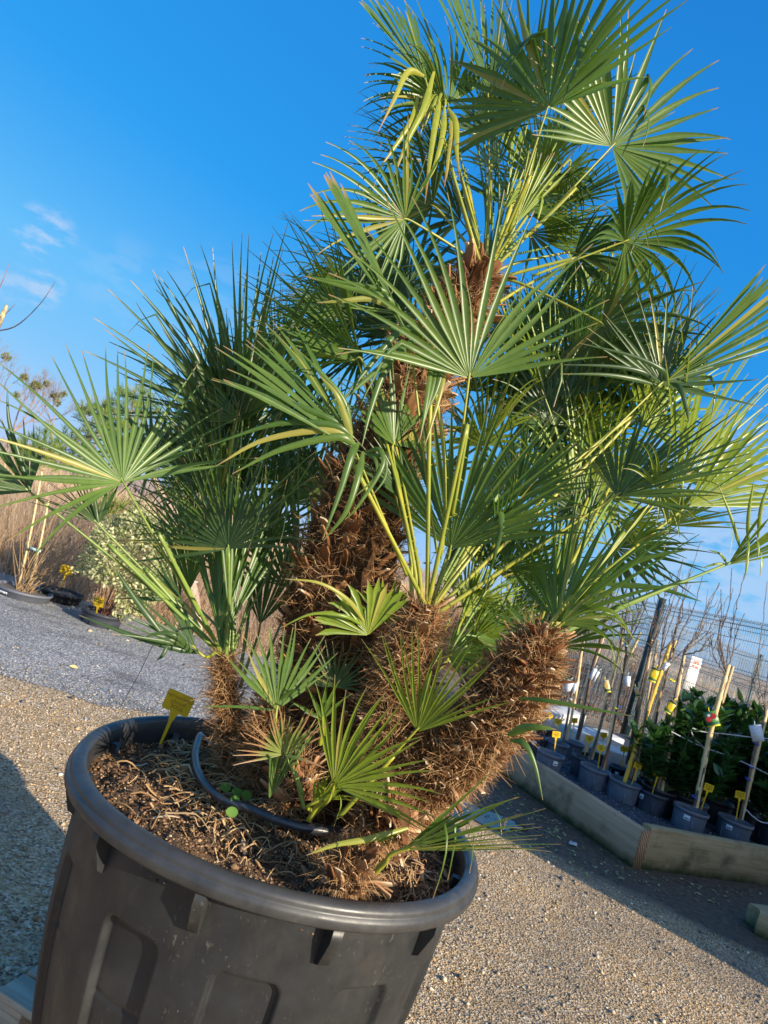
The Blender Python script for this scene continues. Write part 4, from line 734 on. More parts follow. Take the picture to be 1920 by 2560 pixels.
frond((1290, 1240, 1.78), (1420, 1010, 1.76), -30, 70, 28, (1085, 1510, 1.68), mat='leaf', droop=.10, cup=.4, wmax=.010, spines=6)
frond((1240, 1330, 1.72), (1390, 1215, 1.68), 42, 60, 24, (1085, 1515, 1.68), mat='leaf', droop=.18, cup=.4, wmax=.010, spines=6)
frond((1010, 1250, 1.80), (960, 1040, 1.80), 50, 60, 22, (1055, 1510, 1.69), mat='leaf_blue', droop=.10, cup=.4, wmax=.009, spines=6)
# many smaller fronds deep in the clump, past the hundred that show largest: one part
mbl = {'leaf': MB(), 'leaf_blue': MB(), 'leaf_bright': MB()}; mbp = MB(); rg = np.random.default_rng(77)
def deep(num, xr, yr, dr, base, ang, angj, lr_, mats, sp=(45, 95), wm=.0085, dro=(.05, .3)):
    for k in range(num):
        x, y, d = rg.uniform(*xr), rg.uniform(*yr), rg.uniform(*dr); a = R(ang(x, y) + rg.normal(0, angj)); l = rg.uniform(*lr_); px = l * FPX / d
        frond((x, y, d), (x + math.sin(a) * px, y - math.cos(a) * px, d + rg.normal(.0, .12)), rg.choice([-1, 1]) * rg.uniform(15, 68), rg.uniform(*sp), int(rg.integers(22, 32)), (base[0] + rg.normal(0, 8), base[1] + rg.normal(0, 8), base[2]), mat='leaf', droop=rg.uniform(*dro), cup=rg.uniform(.2, .6), wmax=wm, spines=0, pr=.0033, into=(mbl[mats[rg.integers(len(mats))]], mbp))
        FR.append(None)
up = lambda c: (lambda x, y: math.degrees(math.atan2(x - c[0], c[1] - y)))
deep(16, (1060, 1420), (250, 620), (2.08, 2.4), (1215, 690, 2.05), up((1215, 640)), 25, (.22, .32), ['leaf_blue', 'leaf', 'leaf_bright'])
deep(14, (1180, 1480), (780, 1180), (2.0, 2.4), (1120, 1450, 1.95), up((1180, 1400)), 28, (.20, .32), ['leaf', 'leaf_bright', 'leaf_blue'])
deep(14, (1400, 1720), (900, 1330), (1.95, 2.3), (1360, 1570, 1.7), up((1330, 1560)), 22, (.24, .36), ['leaf', 'leaf_bright', 'leaf_blue'])
deep(22, (470, 690), (1050, 1480), (1.95, 2.3), (570, 1650, 1.95), up((590, 1900)), 14, (.26, .40), ['leaf_blue', 'leaf_blue', 'leaf'], (28, 60), .0075, (.02, .10))
deep(8, (640, 840), (900, 1300), (2.2, 2.5), (740, 1500, 2.15), up((760, 1600)), 25, (.20, .30), ['leaf_blue', 'leaf'], (50, 90))
deep(9, (1130, 1400), (1380, 1640), (1.95, 2.25), (1120, 1640, 1.95), up((1050, 1750)), 22, (.20, .30), ['leaf_bright', 'leaf', 'leaf'])
deep(8, (860, 1100), (640, 900), (2.05, 2.4), (1150, 820, 2.1), up((1180, 900)), 22, (.22, .32), ['leaf_blue', 'leaf'])
for k in mbl: tag(mbl[k].build('deep_fronds', M[k], palm), kind='stuff')
tag(mbp.build('deep_petioles', M['petiole_green'], palm, True), kind='stuff')
print('FRONDS', len([f for f in FR if f is not None]))
# ------------------------------------------------------------------ fence, kerb, potted trees on the right
M['green_steel'] = simple('green_coated_steel', (.006, .022, .028), (.010, .032, .038), 30, .45, spec=.5)
M['wire'] = simple('coated_wire', (.11, .13, .15), (.17, .20, .22), 30, .45, spec=.5)
def wire_mesh(mb, A, B, z0, z1, folds, step=.05, rad=.0050):
    A = np.array(A, float); B = np.array(B, float); Lg = np.linalg.norm(B - A); d = (B - A) / Lg; nn = np.array([-d[1], d[0]]); base = lambda s: A + d * s
    prof = [(0, z0 - .0)]; zs = sorted(folds)
    for f in zs: prof += [(0, f - .06), (-.035, f), (0, f + .06)]
    prof.append((0, z1 + .025))
    n = int(Lg / step)
    for i in range(n + 1):
        p = base(i * step); pts = np.array([[p[0] + nn[0] * o, p[1] + nn[1] * o, z] for o, z in prof]); a = np.array([[.5, .87], [-1, 0], [.5, -.87]]) * rad
        V = (pts[:, None] + np.stack([np.outer(d, a[:, 0]).T @ np.eye(2) if False else np.c_[a[:, 0] * d[0] + a[:, 1] * nn[0], a[:, 0] * d[1] + a[:, 1] * nn[1], np.zeros(3)]] * len(pts))).reshape(-1, 3)
        mb.add(V, [[k * 3 + j, k * 3 + (j + 1) % 3, (k + 1) * 3 + (j + 1) % 3, (k + 1) * 3 + j] for k in range(len(pts) - 1) for j in range(3)])
    hz = []
    for f in zs: hz += [f - .06, f, f + .06]
    hz += list(np.arange(z0 + .03, z1, .2)); hz.append(z1)
    for z in hz:
        o = -.035 if any(abs(z - f) < .004 for f in zs) else 0.
        a, b2 = base(0) + nn * o, base(Lg) + nn * o; mb.tube([(a[0], a[1], z), (b2[0], b2[1], z)], rad, 3, False)
def fence(name_label, pts_posts, panels, group=None):
    c = panels[0][0]; f = thing('mesh_fence', (c[0], c[1], 0), name_label, 'fence', group)
    for (A, B, z0, z1, folds) in panels: mb = MB(); wire_mesh(mb, A, B, z0, z1, folds); mb.build('panel', M['wire'], f)
    for (x, y, z0, z1, s) in pts_posts:
        mb = MB(); mb.box((x, y, (z0 + z1) / 2), (s, s * .8, z1 - z0)); po = mb.build('post', M['green_steel'], f)
        mb = MB(); mb.box((x, y, z1 + .008), (s * 1.1, s * .92, .016)); mb.build('cap', M['green_steel'], po)
    return f
FH = 2.40                                                      # top of the near fence
fA, fB = G(1540, 1491, FH)[:2], G(1900, 1558, FH)[:2]; fd = (fB - fA) / np.linalg.norm(fB - fA)
def on1(px, py): q = G(px, py, FH + .1)[:2]; return fA + fd * fd.dot(q - fA)
pA = on1(1684, 1507); f0 = pA - fd * 2.5; f1 = pA + fd * 4.2
fence('dark green wire mesh fence standing right behind the potted trees', [(pA[0], pA[1], .1, FH + .10, .10), (f0[0], f0[1], .1, FH + .1, .10)],
      [(f0 + fd * .06, pA - fd * .06, .30, FH, [.42, 1.02, 1.62, FH - .08]), (f0 - fd * 2.5, f0 - fd * .06, .30, FH, [.42, 1.02, 1.62, FH - .08]), (pA + fd * .06, f1, .30, FH, [.42, 1.02, 1.62, FH - .08])], 'mesh fences')
F2 = 2.15; g2, g3 = G(1649, 1551, F2)[:2], G(1900, 1645, F2)[:2]; gd = (g3 - g2) / np.linalg.norm(g3 - g2)
L2 = np.linalg.norm(g3 - g2)
fence('second wire mesh fence farther away beyond the first one', [(g2[0], g2[1], 0., F2 + .05, .075), (g3[0], g3[1], 0., F2 + .06, .075)],
      [(g2 - gd * L2, g2 - gd * .05, .1, F2, [.25, 1.1, F2 - .08]), (g2 + gd * .05, g3 - gd * .05, .1, F2, [.25, 1.1, F2 - .08]), (g3 + gd * .05, g3 + gd * L2, .1, F2, [.25, 1.1, F2 - .08])], 'mesh fences')
# white notice on the far fence
M['white'] = simple('white_board', (.80, .80, .78), (.86, .86, .84), 6, .5)
q = ray(1732, 1684); tq = ((g2[1] - CAM[1]) * gd[0] - (g2[0] - CAM[0]) * gd[1]) / (q[1] * gd[0] - q[0] * gd[1]); ci = CAM + q * (tq - .12); SA = math.atan2(gd[1], gd[0]); SK = ci[1] / 9.4; sgn = thing('notice_board', tuple(ci), 'white notice with a red heading fixed to the far mesh fence', 'sign')
mb = MB(); mb.box(tuple(ci), (.27 * SK, .008, .45 * SK), SA); mb.build('board', M['white'], sgn)
def text(body, size, m, parent, loc, rot, name='writing', mirror=False, align='CENTER', ext=.0004, bold=0.):
    cu = bpy.data.curves.new(name, 'FONT'); cu.body = body; cu.size = size; cu.align_x = align; cu.align_y = 'CENTER'; cu.extrude = ext; cu.offset = bold; cu.resolution_u = 2; cu.materials.append(m)
    tmp = bpy.data.objects.new(name, cu); me = bpy.data.meshes.new_from_object(tmp); bpy.data.objects.remove(tmp); me.name = name
    o = bpy.data.objects.new(name, me); COL.objects.link(o)
    mw = Matrix.Translation(loc) @ rot @ (Matrix.Diagonal((-1, 1, 1, 1)) if mirror else Matrix())
    me.transform(mw); o.parent = parent; o.matrix_parent_inverse = Matrix.Translation(-Vector(parent_loc(parent)))
    return o
UP = Matrix.Rotation(R(90), 4, 'X')
M['red'] = simple('red_print', (.75, .10, .03)); M['ink'] = simple('black_ink', (.03, .025, .02)); M['greyink'] = simple('grey_print', (.35, .35, .36))
for tx, dz in (('OFFRE', .15), ('SPECIALE', .095)): text(tx, (.062 if dz > .1 else .044) * SK, M['red'], sgn, Vector(ci + np.array([gd[1], -gd[0], 0]) * .007 + np.array([0, 0, dz * SK])), Matrix.Rotation(SA, 4, 'Z') @ UP, bold=.003)
for k in range(4): text('- - -  - -', .03 * SK, M['greyink'], sgn, Vector(ci + np.array([gd[1], -gd[0], 0]) * .007 - np.array([0, 0, k * .05 * SK])), Matrix.Rotation(SA, 4, 'Z') @ UP)
# pale concrete kerb blocks along the foot of the fence
M['concrete'] = simple('pale_concrete', (.40, .40, .38), (.58, .58, .56), 9, .85, .4, 60)
for k, (px, py, d, ln, a) in enumerate([(1390, 1795, 9.2, 1.05, 46), (1475, 1850, 8.6, 1.05, 40), (1560, 1905, 7.9, .75, 20), (1650, 1890, 8.3, .8, 30)]):
    c = P(px, py, d); mb = MB(); mb.box((0, 0, .0), (ln, .3, .22)); o = mb.build('concrete_block', M['concrete']); o.location = (c[0], c[1], c[2]); o.rotation_euler = (R(3), R(2 * (k - 1)), R(a)); bv = o.modifiers.new('b', 'BEVEL'); bv.width = .012; bv.segments = 2
    tag(o, ['pale concrete block at the fence foot, leftmost, by the small leaning tags', 'pale concrete block lying between the thick trunk and the middle pots', 'pale concrete block directly behind the light pot with the yellow cane', 'pale concrete block beside the dark laurel at the fence foot'][k], 'concrete block', 'concrete blocks along the fence')

M['pot_grey'] = simple('grey_nursery_pot', (.095, .105, .135), (.13, .14, .17), 7, .5, .1, 60, spec=.4)
M['pot_dark'] = simple('dark_nursery_pot', (.030, .034, .045), (.05, .055, .07), 7, .5, .1, 60, spec=.4)
M['pot_black'] = simple('black_nursery_pot', (.012, .013, .016), (.022, .023, .027), 7, .5, .1, 60)
M['mulch'] = simple('pot_mulch', (.05, .045, .04), (.20, .17, .13), 60, .95, .8, 120)
M['sticker'] = simple('white_sticker', (.72, .74, .78)); 
BEDZ = .19
def nursery_pot(c, r, h, m, label, group, sticker=None, moss=False, z0=BEDZ):
    """c: centre of the rim (world)"""
    b = thing('nursery_pot', (c[0], c[1], c[2] - h), label, 'plant pot', group); n = 40; a = np.linspace(0, 6.2832, n, endpoint=False); mb = MB(); z = c[2]
    prof = [(.84, -h), (.97, -.035 * r / .12), (.975, -.03), (1.03, -.028), (1.035, -.002), (1.0, 0), (.955, -.003), (.94, -.05), (.93, -.075)]
    V = np.vstack([np.c_[c[0] + r * q * np.cos(a), c[1] + r * q * np.sin(a), np.full(n, z + dz)] for q, dz in prof])
    mb.add(V, [[k * n + j, k * n + (j + 1) % n, (k + 1) * n + (j + 1) % n, (k + 1) * n + j] for k in range(len(prof) - 1) for j in range(n)])
    for k in range(6):
        an = k * 1.047 + .3; mb.box((c[0] + r * .90 * math.cos(an), c[1] + r * .90 * math.sin(an), z - h * .55), (.012, .016, h * .80), an)
    body = mb.build('body', m, b, True)
    mb = MB(); mb.add(np.vstack([np.c_[c[0] + r * .935 * np.cos(a), c[1] + r * .935 * np.sin(a), z - .035 + .006 * np.sin(5 * a)], [[c[0], c[1], z - .022]]]), [[j, (j + 1) % n, n, j] for j in range(n)]); mb.build('mulch', M['mulch'], b)
    if sticker is not None:
        an = math.atan2(-c[1], -c[0]) + sticker; mb = MB(); V = []
        for i2 in range(5):
            q = an + (i2 - 2) * .09
            for dz in (-.085, -.045): V.append((c[0] + r * (.985 + dz * .35 + .008) * math.cos(q), c[1] + r * (.985 + dz * .35 + .008) * math.sin(q), z + dz))
        mb.add(V, [[k * 2, k * 2 + 2, k * 2 + 3, k * 2 + 1] for k in range(4)]); mb.build('sticker', M['sticker'], b)
        mb = MB(); V = []
        for i2 in range(5):
            q = an + (i2 - 2) * .065
            for dz in (-.078, -.068): V.append((c[0] + r * (.985 + dz * .35 + .011) * math.cos(q), c[1] + r * (.985 + dz * .35 + .011) * math.sin(q), z + dz))
        mb.add(V, [[k * 2, k * 2 + 2, k * 2 + 3, k * 2 + 1] for k in range(4)]); mb.build('barcode', M['ink'], b)
    return b
M['bark'] = simple('young_bark', (.10, .075, .055), (.24, .19, .14), 40, .8, .4, 90, stretch=(1, 1, .4)); M['bark_dark'] = simple('dark_bark', (.07, .045, .035), (.15, .10, .075), 40, .8, .4, 90, stretch=(1, 1, .4))
M['cane'] = simple('bamboo_cane', (.58, .42, .20), (.72, .55, .29), 12, .45, .2, 50, stretch=(1, 1, .25), spec=.5); M['cane_y'] = simple('yellow_bamboo_cane', (.62, .38, .04), (.72, .47, .07), 10, .4, stretch=(1, 1, .2), spec=.5)
M['cane_dull'] = simple('weathered_cane', (.44, .32, .17), (.56, .42, .25), 12, .55, .2, 50, stretch=(1, 1, .25)); M['cane_red'] = simple('reddish_cane', (.36, .12, .05), (.46, .18, .08), 12, .5)
M['tag_y'] = attrcol('yellow_tag_plastic', [(0, (.86, .55, .01)), (1, (.90, .60, .02))], rough=.45, spec=.4, transl=.25, tcol=(.8, .45, .01)); M['band_y'] = simple('yellow_band', (.80, .66, .03), rough=.45)
def cane(pts, r, m, label, group='bamboo canes supporting the young trees'):
    p = smooth(pts, 40); mb = MB(); rad = np.full(40, r) * np.linspace(1.05, .9, 40); rad[4::6] *= 1.22; mb.tube(p, rad, 8); o = mb.build('bamboo_cane', m, None, True)
    return tag(o, label, 'cane', group)
def ray_d(px, py, d): return P(px, py, d)
def bare_tree(pts, r0, tips, label, m, fork=None, seed=0, twigs=3):
    """pts: (px,py,d) along the stem; tips: (px,py,d) of the upright shoots"""
    rg = np.random.default_rng(seed + 90); p = smooth([P(*q) for q in pts], 24); t = thing('fruit_tree', tuple(p[0]), label, 'tree', 'bare young fruit trees in grey pots')
    mb = MB(); mb.tube(p + rg.normal(0, .0012, p.shape), np.linspace(r0, r0 * .62, 24) * rg.uniform(.9, 1.15, 24), 8); mb.build('trunk', m, t, True)
    for k, q in enumerate(tips):
        e = P(*q); st = p[-1 - int(rg.integers(0, 5))]; v = e - st; out_ = np.array([v[0], v[1], 0]) * .55; pp = smooth([st, st + v * .3 + out_ * .45 + rg.normal(0, .012, 3), st + v * .65 + out_ * .2 + rg.normal(0, .012, 3), e], 18); pp[1:-1] += rg.normal(0, .003, (16, 3))
        mb = MB(); rad = np.linspace(r0 * .42, .0030, 18); mb.tube(pp, rad, 5)
        for i2 in range(2, 18):                                # buds
            d = nrm(rg.normal(0, 1, 3)); mb.tube([pp[i2], pp[i2] + d * .006 + np.array([0, 0, .005]), pp[i2] + d * .007 + np.array([0, 0, .010])], [.0022, .0028, .0006], 4, False)
        for i2 in range(twigs):
            s = pp[int(rg.integers(3, 13))]; d = nrm(nrm(v) + rg.normal(0, .45, 3)); l = rg.uniform(.06, .22); mb.tube(smooth([s, s + d * l * .5 + rg.normal(0, .008, 3), s + nrm(d + np.array([0, 0, .5])) * l], 7), np.linspace(.0034, .0018, 7), 4)
        mb.build('branch', m, t, True)
    return t
def price_tag(foot, head, d, label, lines=('Mirabelle', 'de Nancy', '39€'), s=1., yaw=0., group='yellow price tags in the pots', mirror=False, mat='tag_y', face=None):
    """foot, head: pixels of the pointed foot and of the middle of the plate"""
    a, b2 = P(*foot, d), P(*head, d); ax = nrm(b2 - a); Lg = np.linalg.norm(b2 - a); fr = nrm(np.array([math.sin(yaw), -math.cos(yaw), .12])); u = nrm(np.cross(ax, fr)) * -1.; u = nrm(np.cross(fr, ax)); u = -u if u[0] < 0 else u; nn = nrm(np.cross(u, ax)); nn = nn if nn.dot(CAM - b2) > 0 else -nn
    t = thing('price_tag', tuple(a), label, 'price tag', group); w2, h2 = .036 * s, .026 * s; th_ = .0012
    oy = [(-.0016, 0), (-.0035, .012), (-.0045 * s, Lg - h2 - .030), (-.011 * s, Lg - h2), (-w2 * .93, Lg - h2), (-w2, Lg - h2 * .85), (-w2, Lg + h2 * .85), (-w2 * .93, Lg + h2)]
    out_ = oy + [(-x, y) for x, y in oy[::-1]]; m2 = len(out_)
    V = [a + u * x + ax * y + nn * th_ for x, y in out_] + [a + u * x + ax * y - nn * th_ for x, y in out_]; mb = MB(); mb.add(V, [list(range(m2))], lr=.5); mb.add(V, [list(range(m2, 2 * m2))[::-1]], lr=.5)
    mb.add(V, [[k, (k + 1) % m2, (k + 1) % m2 + m2, k + m2] for k in range(m2)], lr=.2); mb.build('plate', M[mat], t)
    Rm = Matrix(((u[0], ax[0], nn[0], 0), (u[1], ax[1], nn[1], 0), (u[2], ax[2], nn[2], 0), (0, 0, 0, 1)))
    if Rm.determinant() < 0: Rm = Matrix(((u[0], ax[0], -nn[0], 0), (u[1], ax[1], -nn[1], 0), (u[2], ax[2], -nn[2], 0), (0, 0, 0, 1)))
    for k, ln in enumerate(lines):
        text(ln, .0145 * s if k < 2 else .017 * s, M['ink'] if not mirror else M['inkfaint'], t, Vector(b2 + ax * (.0135 - k * .0135) * s + nn * (th_ + .0006)), Rm, mirror=mirror)
    return t
M['inkfaint'] = simple('ink_showing_through', (.42, .24, .01))
def hang_label(px, py, d, w2, h2, rot, kind, label):
    c = P(px, py, d); t = thing('hanging_label', tuple(c), label, 'plant label', 'labels tied to the young trees'); fr = nrm(np.array([-c[0], -c[1], .0])); u0 = nrm(np.cross([0, 0, 1], -fr)); z = np.array([0, 0, 1.]); ca, sa = math.cos(R(rot)), math.sin(R(rot)); u = u0 * ca + z * sa; v = -u0 * sa + z * ca
    u = u if u.dot(np.array([1, 0, 0])) > 0 else -u
    def card(name, x0, x1, y0, y1, off, m, parent):
        mb = MB(); V = [c + u * x + v * y + fr * (off + e) for e in (.0, .0012) for x, y in ((x0, y0), (x1, y0), (x1, y1), (x0, y1))]; mb.add(V, [[0, 1, 2, 3], [7, 6, 5, 4], [0, 4, 5, 1], [1, 5, 6, 2], [2, 6, 7, 3], [3, 7, 4, 0]]); return mb.build(name, m, parent)
    def blob(name, x, y, rx, ry, off, m, parent, pear=False):
        a = np.linspace(0, 6.2832, 20, endpoint=False); k = 1 - .38 * np.clip(np.sin(a), 0, 1) if pear else 1.; mb = MB(); V = np.array([c + u * (x + rx * math.cos(q) * (kk if pear else 1)) + v * (y + ry * math.sin(q)) + fr * off for q, kk in zip(a, np.broadcast_to(k, a.shape))]); mb.add(np.vstack([V, [c + u * x + v * y + fr * (off + .002)]]), [[i2, (i2 + 1) % 20, 20, i2] for i2 in range(20)]); return mb.build(name, m, parent)
    if kind == 'white':
        card('card', -w2, w2, -h2, h2, 0, M['sticker'], t)
        for k in range(3): text('-- - ---', w2 * .42, M['greyink'], t, Vector(c + v * h2 * (.5 - k * .45) + fr * .0025), Matrix(((u[0], v[0], fr[0], 0), (u[1], v[1], fr[1], 0), (u[2], v[2], fr[2], 0), (0, 0, 0, 1))))
    else:
        cols = {'pear': ((.62, .50, .30), (.72, .46, .10)), 'yellow': ((.82, .60, .03), (.84, .56, .02)), 'red': ((.10, .22, .06), (.55, .03, .04))}[kind]
        cd_ = card('card', -w2, w2, -h2, h2, 0, simple('printed_card_' + kind, cols[0], rough=.4), t)
        card('green_band', -w2, w2, -h2 * .86, -h2 * .5, .0016, simple('band_green', (.03, .13, .05)), t); card('yellow_band', -w2, w2, -h2, -h2 * .82, .0030, M['band_y'], t)
        fm = simple('printed_fruit_' + kind, cols[1])
        if kind == 'red': blob('fruit_print', -w2 * .45, .0, w2 * .42, w2 * .42, .003, fm, t); blob('fruit_print', w2 * .4, h2 * .3, w2 * .44, w2 * .44, .003, fm, t); blob('flower_print', -w2 * .3, h2 * .5, w2 * .25, w2 * .2, .0032, M['sticker'], t)
        else: blob('fruit_print', 0, h2 * .16, w2 * .62, h2 * .58, .003, fm, t, True)
        if kind == 'yellow': card('top_band', -w2, w2, h2 * .74, h2, .0016, simple('band_dark', (.02, .06, .05)), t)
    a = c + v * h2; mb = MB(); mb.tube(smooth([a, a + v * .02 + fr * .006, a + v * .035 + np.array([.012, .01, .0])], 8), .0035, 5); mb.build('strap', M['band_y'] if kind != 'white' else simple('pale_tie', (.45, .65, .66)), t)
    return t
def cp(px, py): return (1300 + px * .4068, 1300 + py * .4068)   # pixels of the measuring crop -> photograph
RZ = .38
PG = 'grey pots of young fruit trees in the timber bed'
pots = {}
def tpot(key, px, py, wpx, m, label, sticker=None, h=.25, z=RZ):
    x, y = cp(px, py); c = G(x, y, z); r = wpx * .4068 * c[1] / FPX / 2 / 1.04; pots[key] = (c, r); nursery_pot(c, r, h, M[m], label, PG, sticker)
tpot('a', 60, 1215, 150, 'pot_dark', 'dark grey pot at the far left end of the bed, half hidden by the palm', -.2)
tpot('b', 95, 1318, 150, 'pot_dark', 'dark pot just behind the leftmost front pot, touching the palm leaf tip', .1)
tpot('c', 192, 1428, 172, 'pot_grey', 'grey pot with a small square sticker nearest the long sloping board', .55)
tpot('d', 230, 1362, 150, 'pot_grey', 'grey pot squeezed directly behind the stickered pot by the long board')
tpot('e', 335, 1362, 130, 'pot_grey', 'grey pot holding the thickest dark trunk with white labels')
tpot('f', 405, 1462, 160, 'pot_dark', 'dark low pot with green moss on its soil, a price tag at its left', .6)
tpot('g', 492, 1425, 130, 'pot_dark', 'dark pot farther back between the mossy pot and the concrete block', -.7)
tpot('h', 468, 1520, 188, 'pot_grey', 'grey pot with no sticker standing in front of the mossy pot')
tpot('i', 612, 1515, 120, 'pot_dark', 'dark pot with a white sticker behind the light pot and its yellow cane', -.1)
tpot('j', 650, 1602, 198, 'pot_grey', 'light grey pot with the bright yellow cane, beside the heap of chips')
tpot('k', 768, 1590, 130, 'pot_dark', 'dark pot behind the light pot, holding a tall pale cane')
tpot('l', 822, 1668, 180, 'pot_dark', 'dark pot right of the chip heap with a sticker on its left side', -.75)
tpot('n', 1065, 1718, 190, 'pot_grey', 'pale rimmed pot peeping out behind the pot with the pair of canes', -1.0)
tpot('m', 1055, 1772, 208, 'pot_grey', 'grey pot with a wide white sticker and a pair of tall canes', -.12)
tpot('o', 1328, 1840, 205, 'pot_grey', 'grey pot with mulch and a white sticker, nearest the right frame edge', -.25)
def D(k): return float(pots[k][0][1])
def cpp(lst, d): return [(*cp(x, y), d + (dd[0] if dd else 0)) for x, y, *dd in lst]
def pw(lst, d): return [P(*q) for q in cpp(lst, d)]
# young trees: trunk pixels, shoots
T = [
 ('d', [(232, 1440), (270, 1330), (330, 1010), (385, 760), (402, 690)], .013, [(440, 420), (530, 300), (490, 520), (380, 470)], 'bare young tree at the left of the bed with a pair of white labels', 'bark'),
 ('e', [(352, 1350), (395, 1180), (440, 930), (490, 760), (515, 660)], .020, [(600, 320), (560, 430), (690, 350), (640, 250)], 'bare tree with the thickest dark trunk, a white card wrapped round it', 'bark_dark'),
 ('f', [(425, 1475), (480, 1310), (545, 1080), (600, 860), (625, 760)], .013, [(760, 200), (700, 330), (660, 420), (800, 380)], 'bare young tree in the mossy pot with a pear picture label', 'bark'),
 ('h', [(500, 1530), (560, 1330), (610, 1060), (640, 900), (655, 780)], .012, [(790, 420), (880, 180), (740, 520), (700, 300)], 'bare young tree with a reddish stem rising between two canes', 'bark_dark'),
 ('i', [(655, 1500), (690, 1330), (730, 1100), (780, 880), (805, 760)], .014, [(940, 330), (860, 420), (1000, 250), (900, 520)], 'bare young tree in the dark stickered pot behind the yellow cane', 'bark_dark'),
 ('j', [(680, 1590), (730, 1400), (790, 1130), (850, 900), (870, 800)], .012, [(1115, 130), (1000, 240), (960, 420), (1050, 400)], 'bare young tree with a yellow fruit label in the light grey pot', 'bark'),
 ('k', [(762, 1575), (810, 1360), (850, 1150), (905, 930), (950, 800)], .013, [(1225, 390), (1120, 350), (1040, 330), (1000, 480)], 'bare young tree leaning behind the tall pale cane', 'bark_dark'),
 ('l', [(848, 1670), (895, 1400), (945, 1130), (985, 930), (1020, 780)], .015, [(1225, 395), (1280, 470), (1160, 580), (1190, 700)], 'bare young tree with a long smooth grey trunk and a yellow pear label', 'bark'),
 ('m', [(1072, 1760), (1130, 1520), (1200, 1200), (1260, 980), (1268, 930)], .012, [(1300, 300), (1380, 330), (1235, 430), (1380, 575), (1230, 620), (1170, 700)], 'bare young tree between the pair of canes with a red fruit label', 'bark_dark'),
 ('o', [(1352, 1840), (1395, 1640), (1440, 1420), (1500, 1230), (1510, 1170)], .012, [(1520, 380), (1600, 500), (1440, 960), (1580, 900)], 'bare young tree tied with blue bands at the right frame edge', 'bark'),
 ('a', [(105, 1240), (150, 1000), (230, 760), (290, 600)], .012, [(300, 250), (360, 330), (420, 200)], 'bare young tree at the far left end, mostly behind the leaning palm stem', 'bark_dark')]
for k, (key, tr, r0, tips, lab, m) in enumerate(T):
    d = D(key); rg = np.random.default_rng(k)
    bare_tree(cpp(tr, d), r0 * 1.15, [(*cp(x, y), d + rg.uniform(-.25, .25)) for x, y in tips], lab, M[m], seed=k, twigs=5)
CN = [
 ('d', [(288, 1350), (345, 1060), (382, 790), (415, 680)], .008, 'cane', 'straight cane beside the two white labels at the left of the bed'),
 ('e', [(350, 1345), (420, 1000), (480, 820), (520, 700)], .008, 'cane_dull', 'dull cane tied against the thickest dark trunk'),
 ('f', [(440, 1470), (520, 1160), (580, 920), (632, 720)], .009, 'cane', 'cane holding the pear picture label above the mossy pot'),
 ('h', [(508, 1535), (575, 1210), (640, 920), (742, 690)], .009, 'cane', 'cane that sticks up furthest right above the plain grey pot'),
 ('h', [(520, 1535), (595, 1160), (630, 960), (660, 830)], .0045, 'cane_red', 'thin reddish cane in the plain grey pot'),
 ('i', [(670, 1500), (720, 1250), (775, 960), (812, 735)], .008, 'cane_dull', 'weathered cane behind the yellow picture label'),
 ('j', [(642, 1610), (760, 1250), (850, 980), (925, 760)], .011, 'cane_y', 'thick bright yellow cane leaning out of the light grey pot'),
 ('j', [(705, 1600), (750, 1330), (800, 1000), (848, 740)], .0075, 'cane_dull', 'weathered cane standing upright just left of the thick yellow one'),
 ('k', [(728, 1580), (800, 1330), (890, 960), (958, 740)], .010, 'cane', 'tall pale cane right of the thick yellow one'),
 ('l', [(868, 1680), (920, 1400), (965, 1080), (1012, 810)], .009, 'cane', 'pale cane along the smooth grey trunk right of the chip heap'),
 ('m', [(1080, 1765), (1150, 1400), (1215, 1130), (1282, 888)], .013, 'cane', 'thick front cane of the pair with the red fruit label'),
 ('n', [(1112, 1735), (1170, 1440), (1240, 1120), (1308, 898)], .011, 'cane_dull', 'darker rear cane of the pair with the red fruit label'),
 ('o', [(1358, 1840), (1405, 1650), (1470, 1380), (1520, 1160)], .010, 'cane', 'cane tied with blue bands beside the right frame edge'),
 ('a', [(115, 1235), (165, 1010), (240, 790)], .007, 'cane_dull', 'dull cane at the far left end of the bed')]
for key, pts, r, m, lab in CN: cane(pw([(x, y, .03) for x, y in pts], D(key) - .02), r * 1.8, M[m], lab)
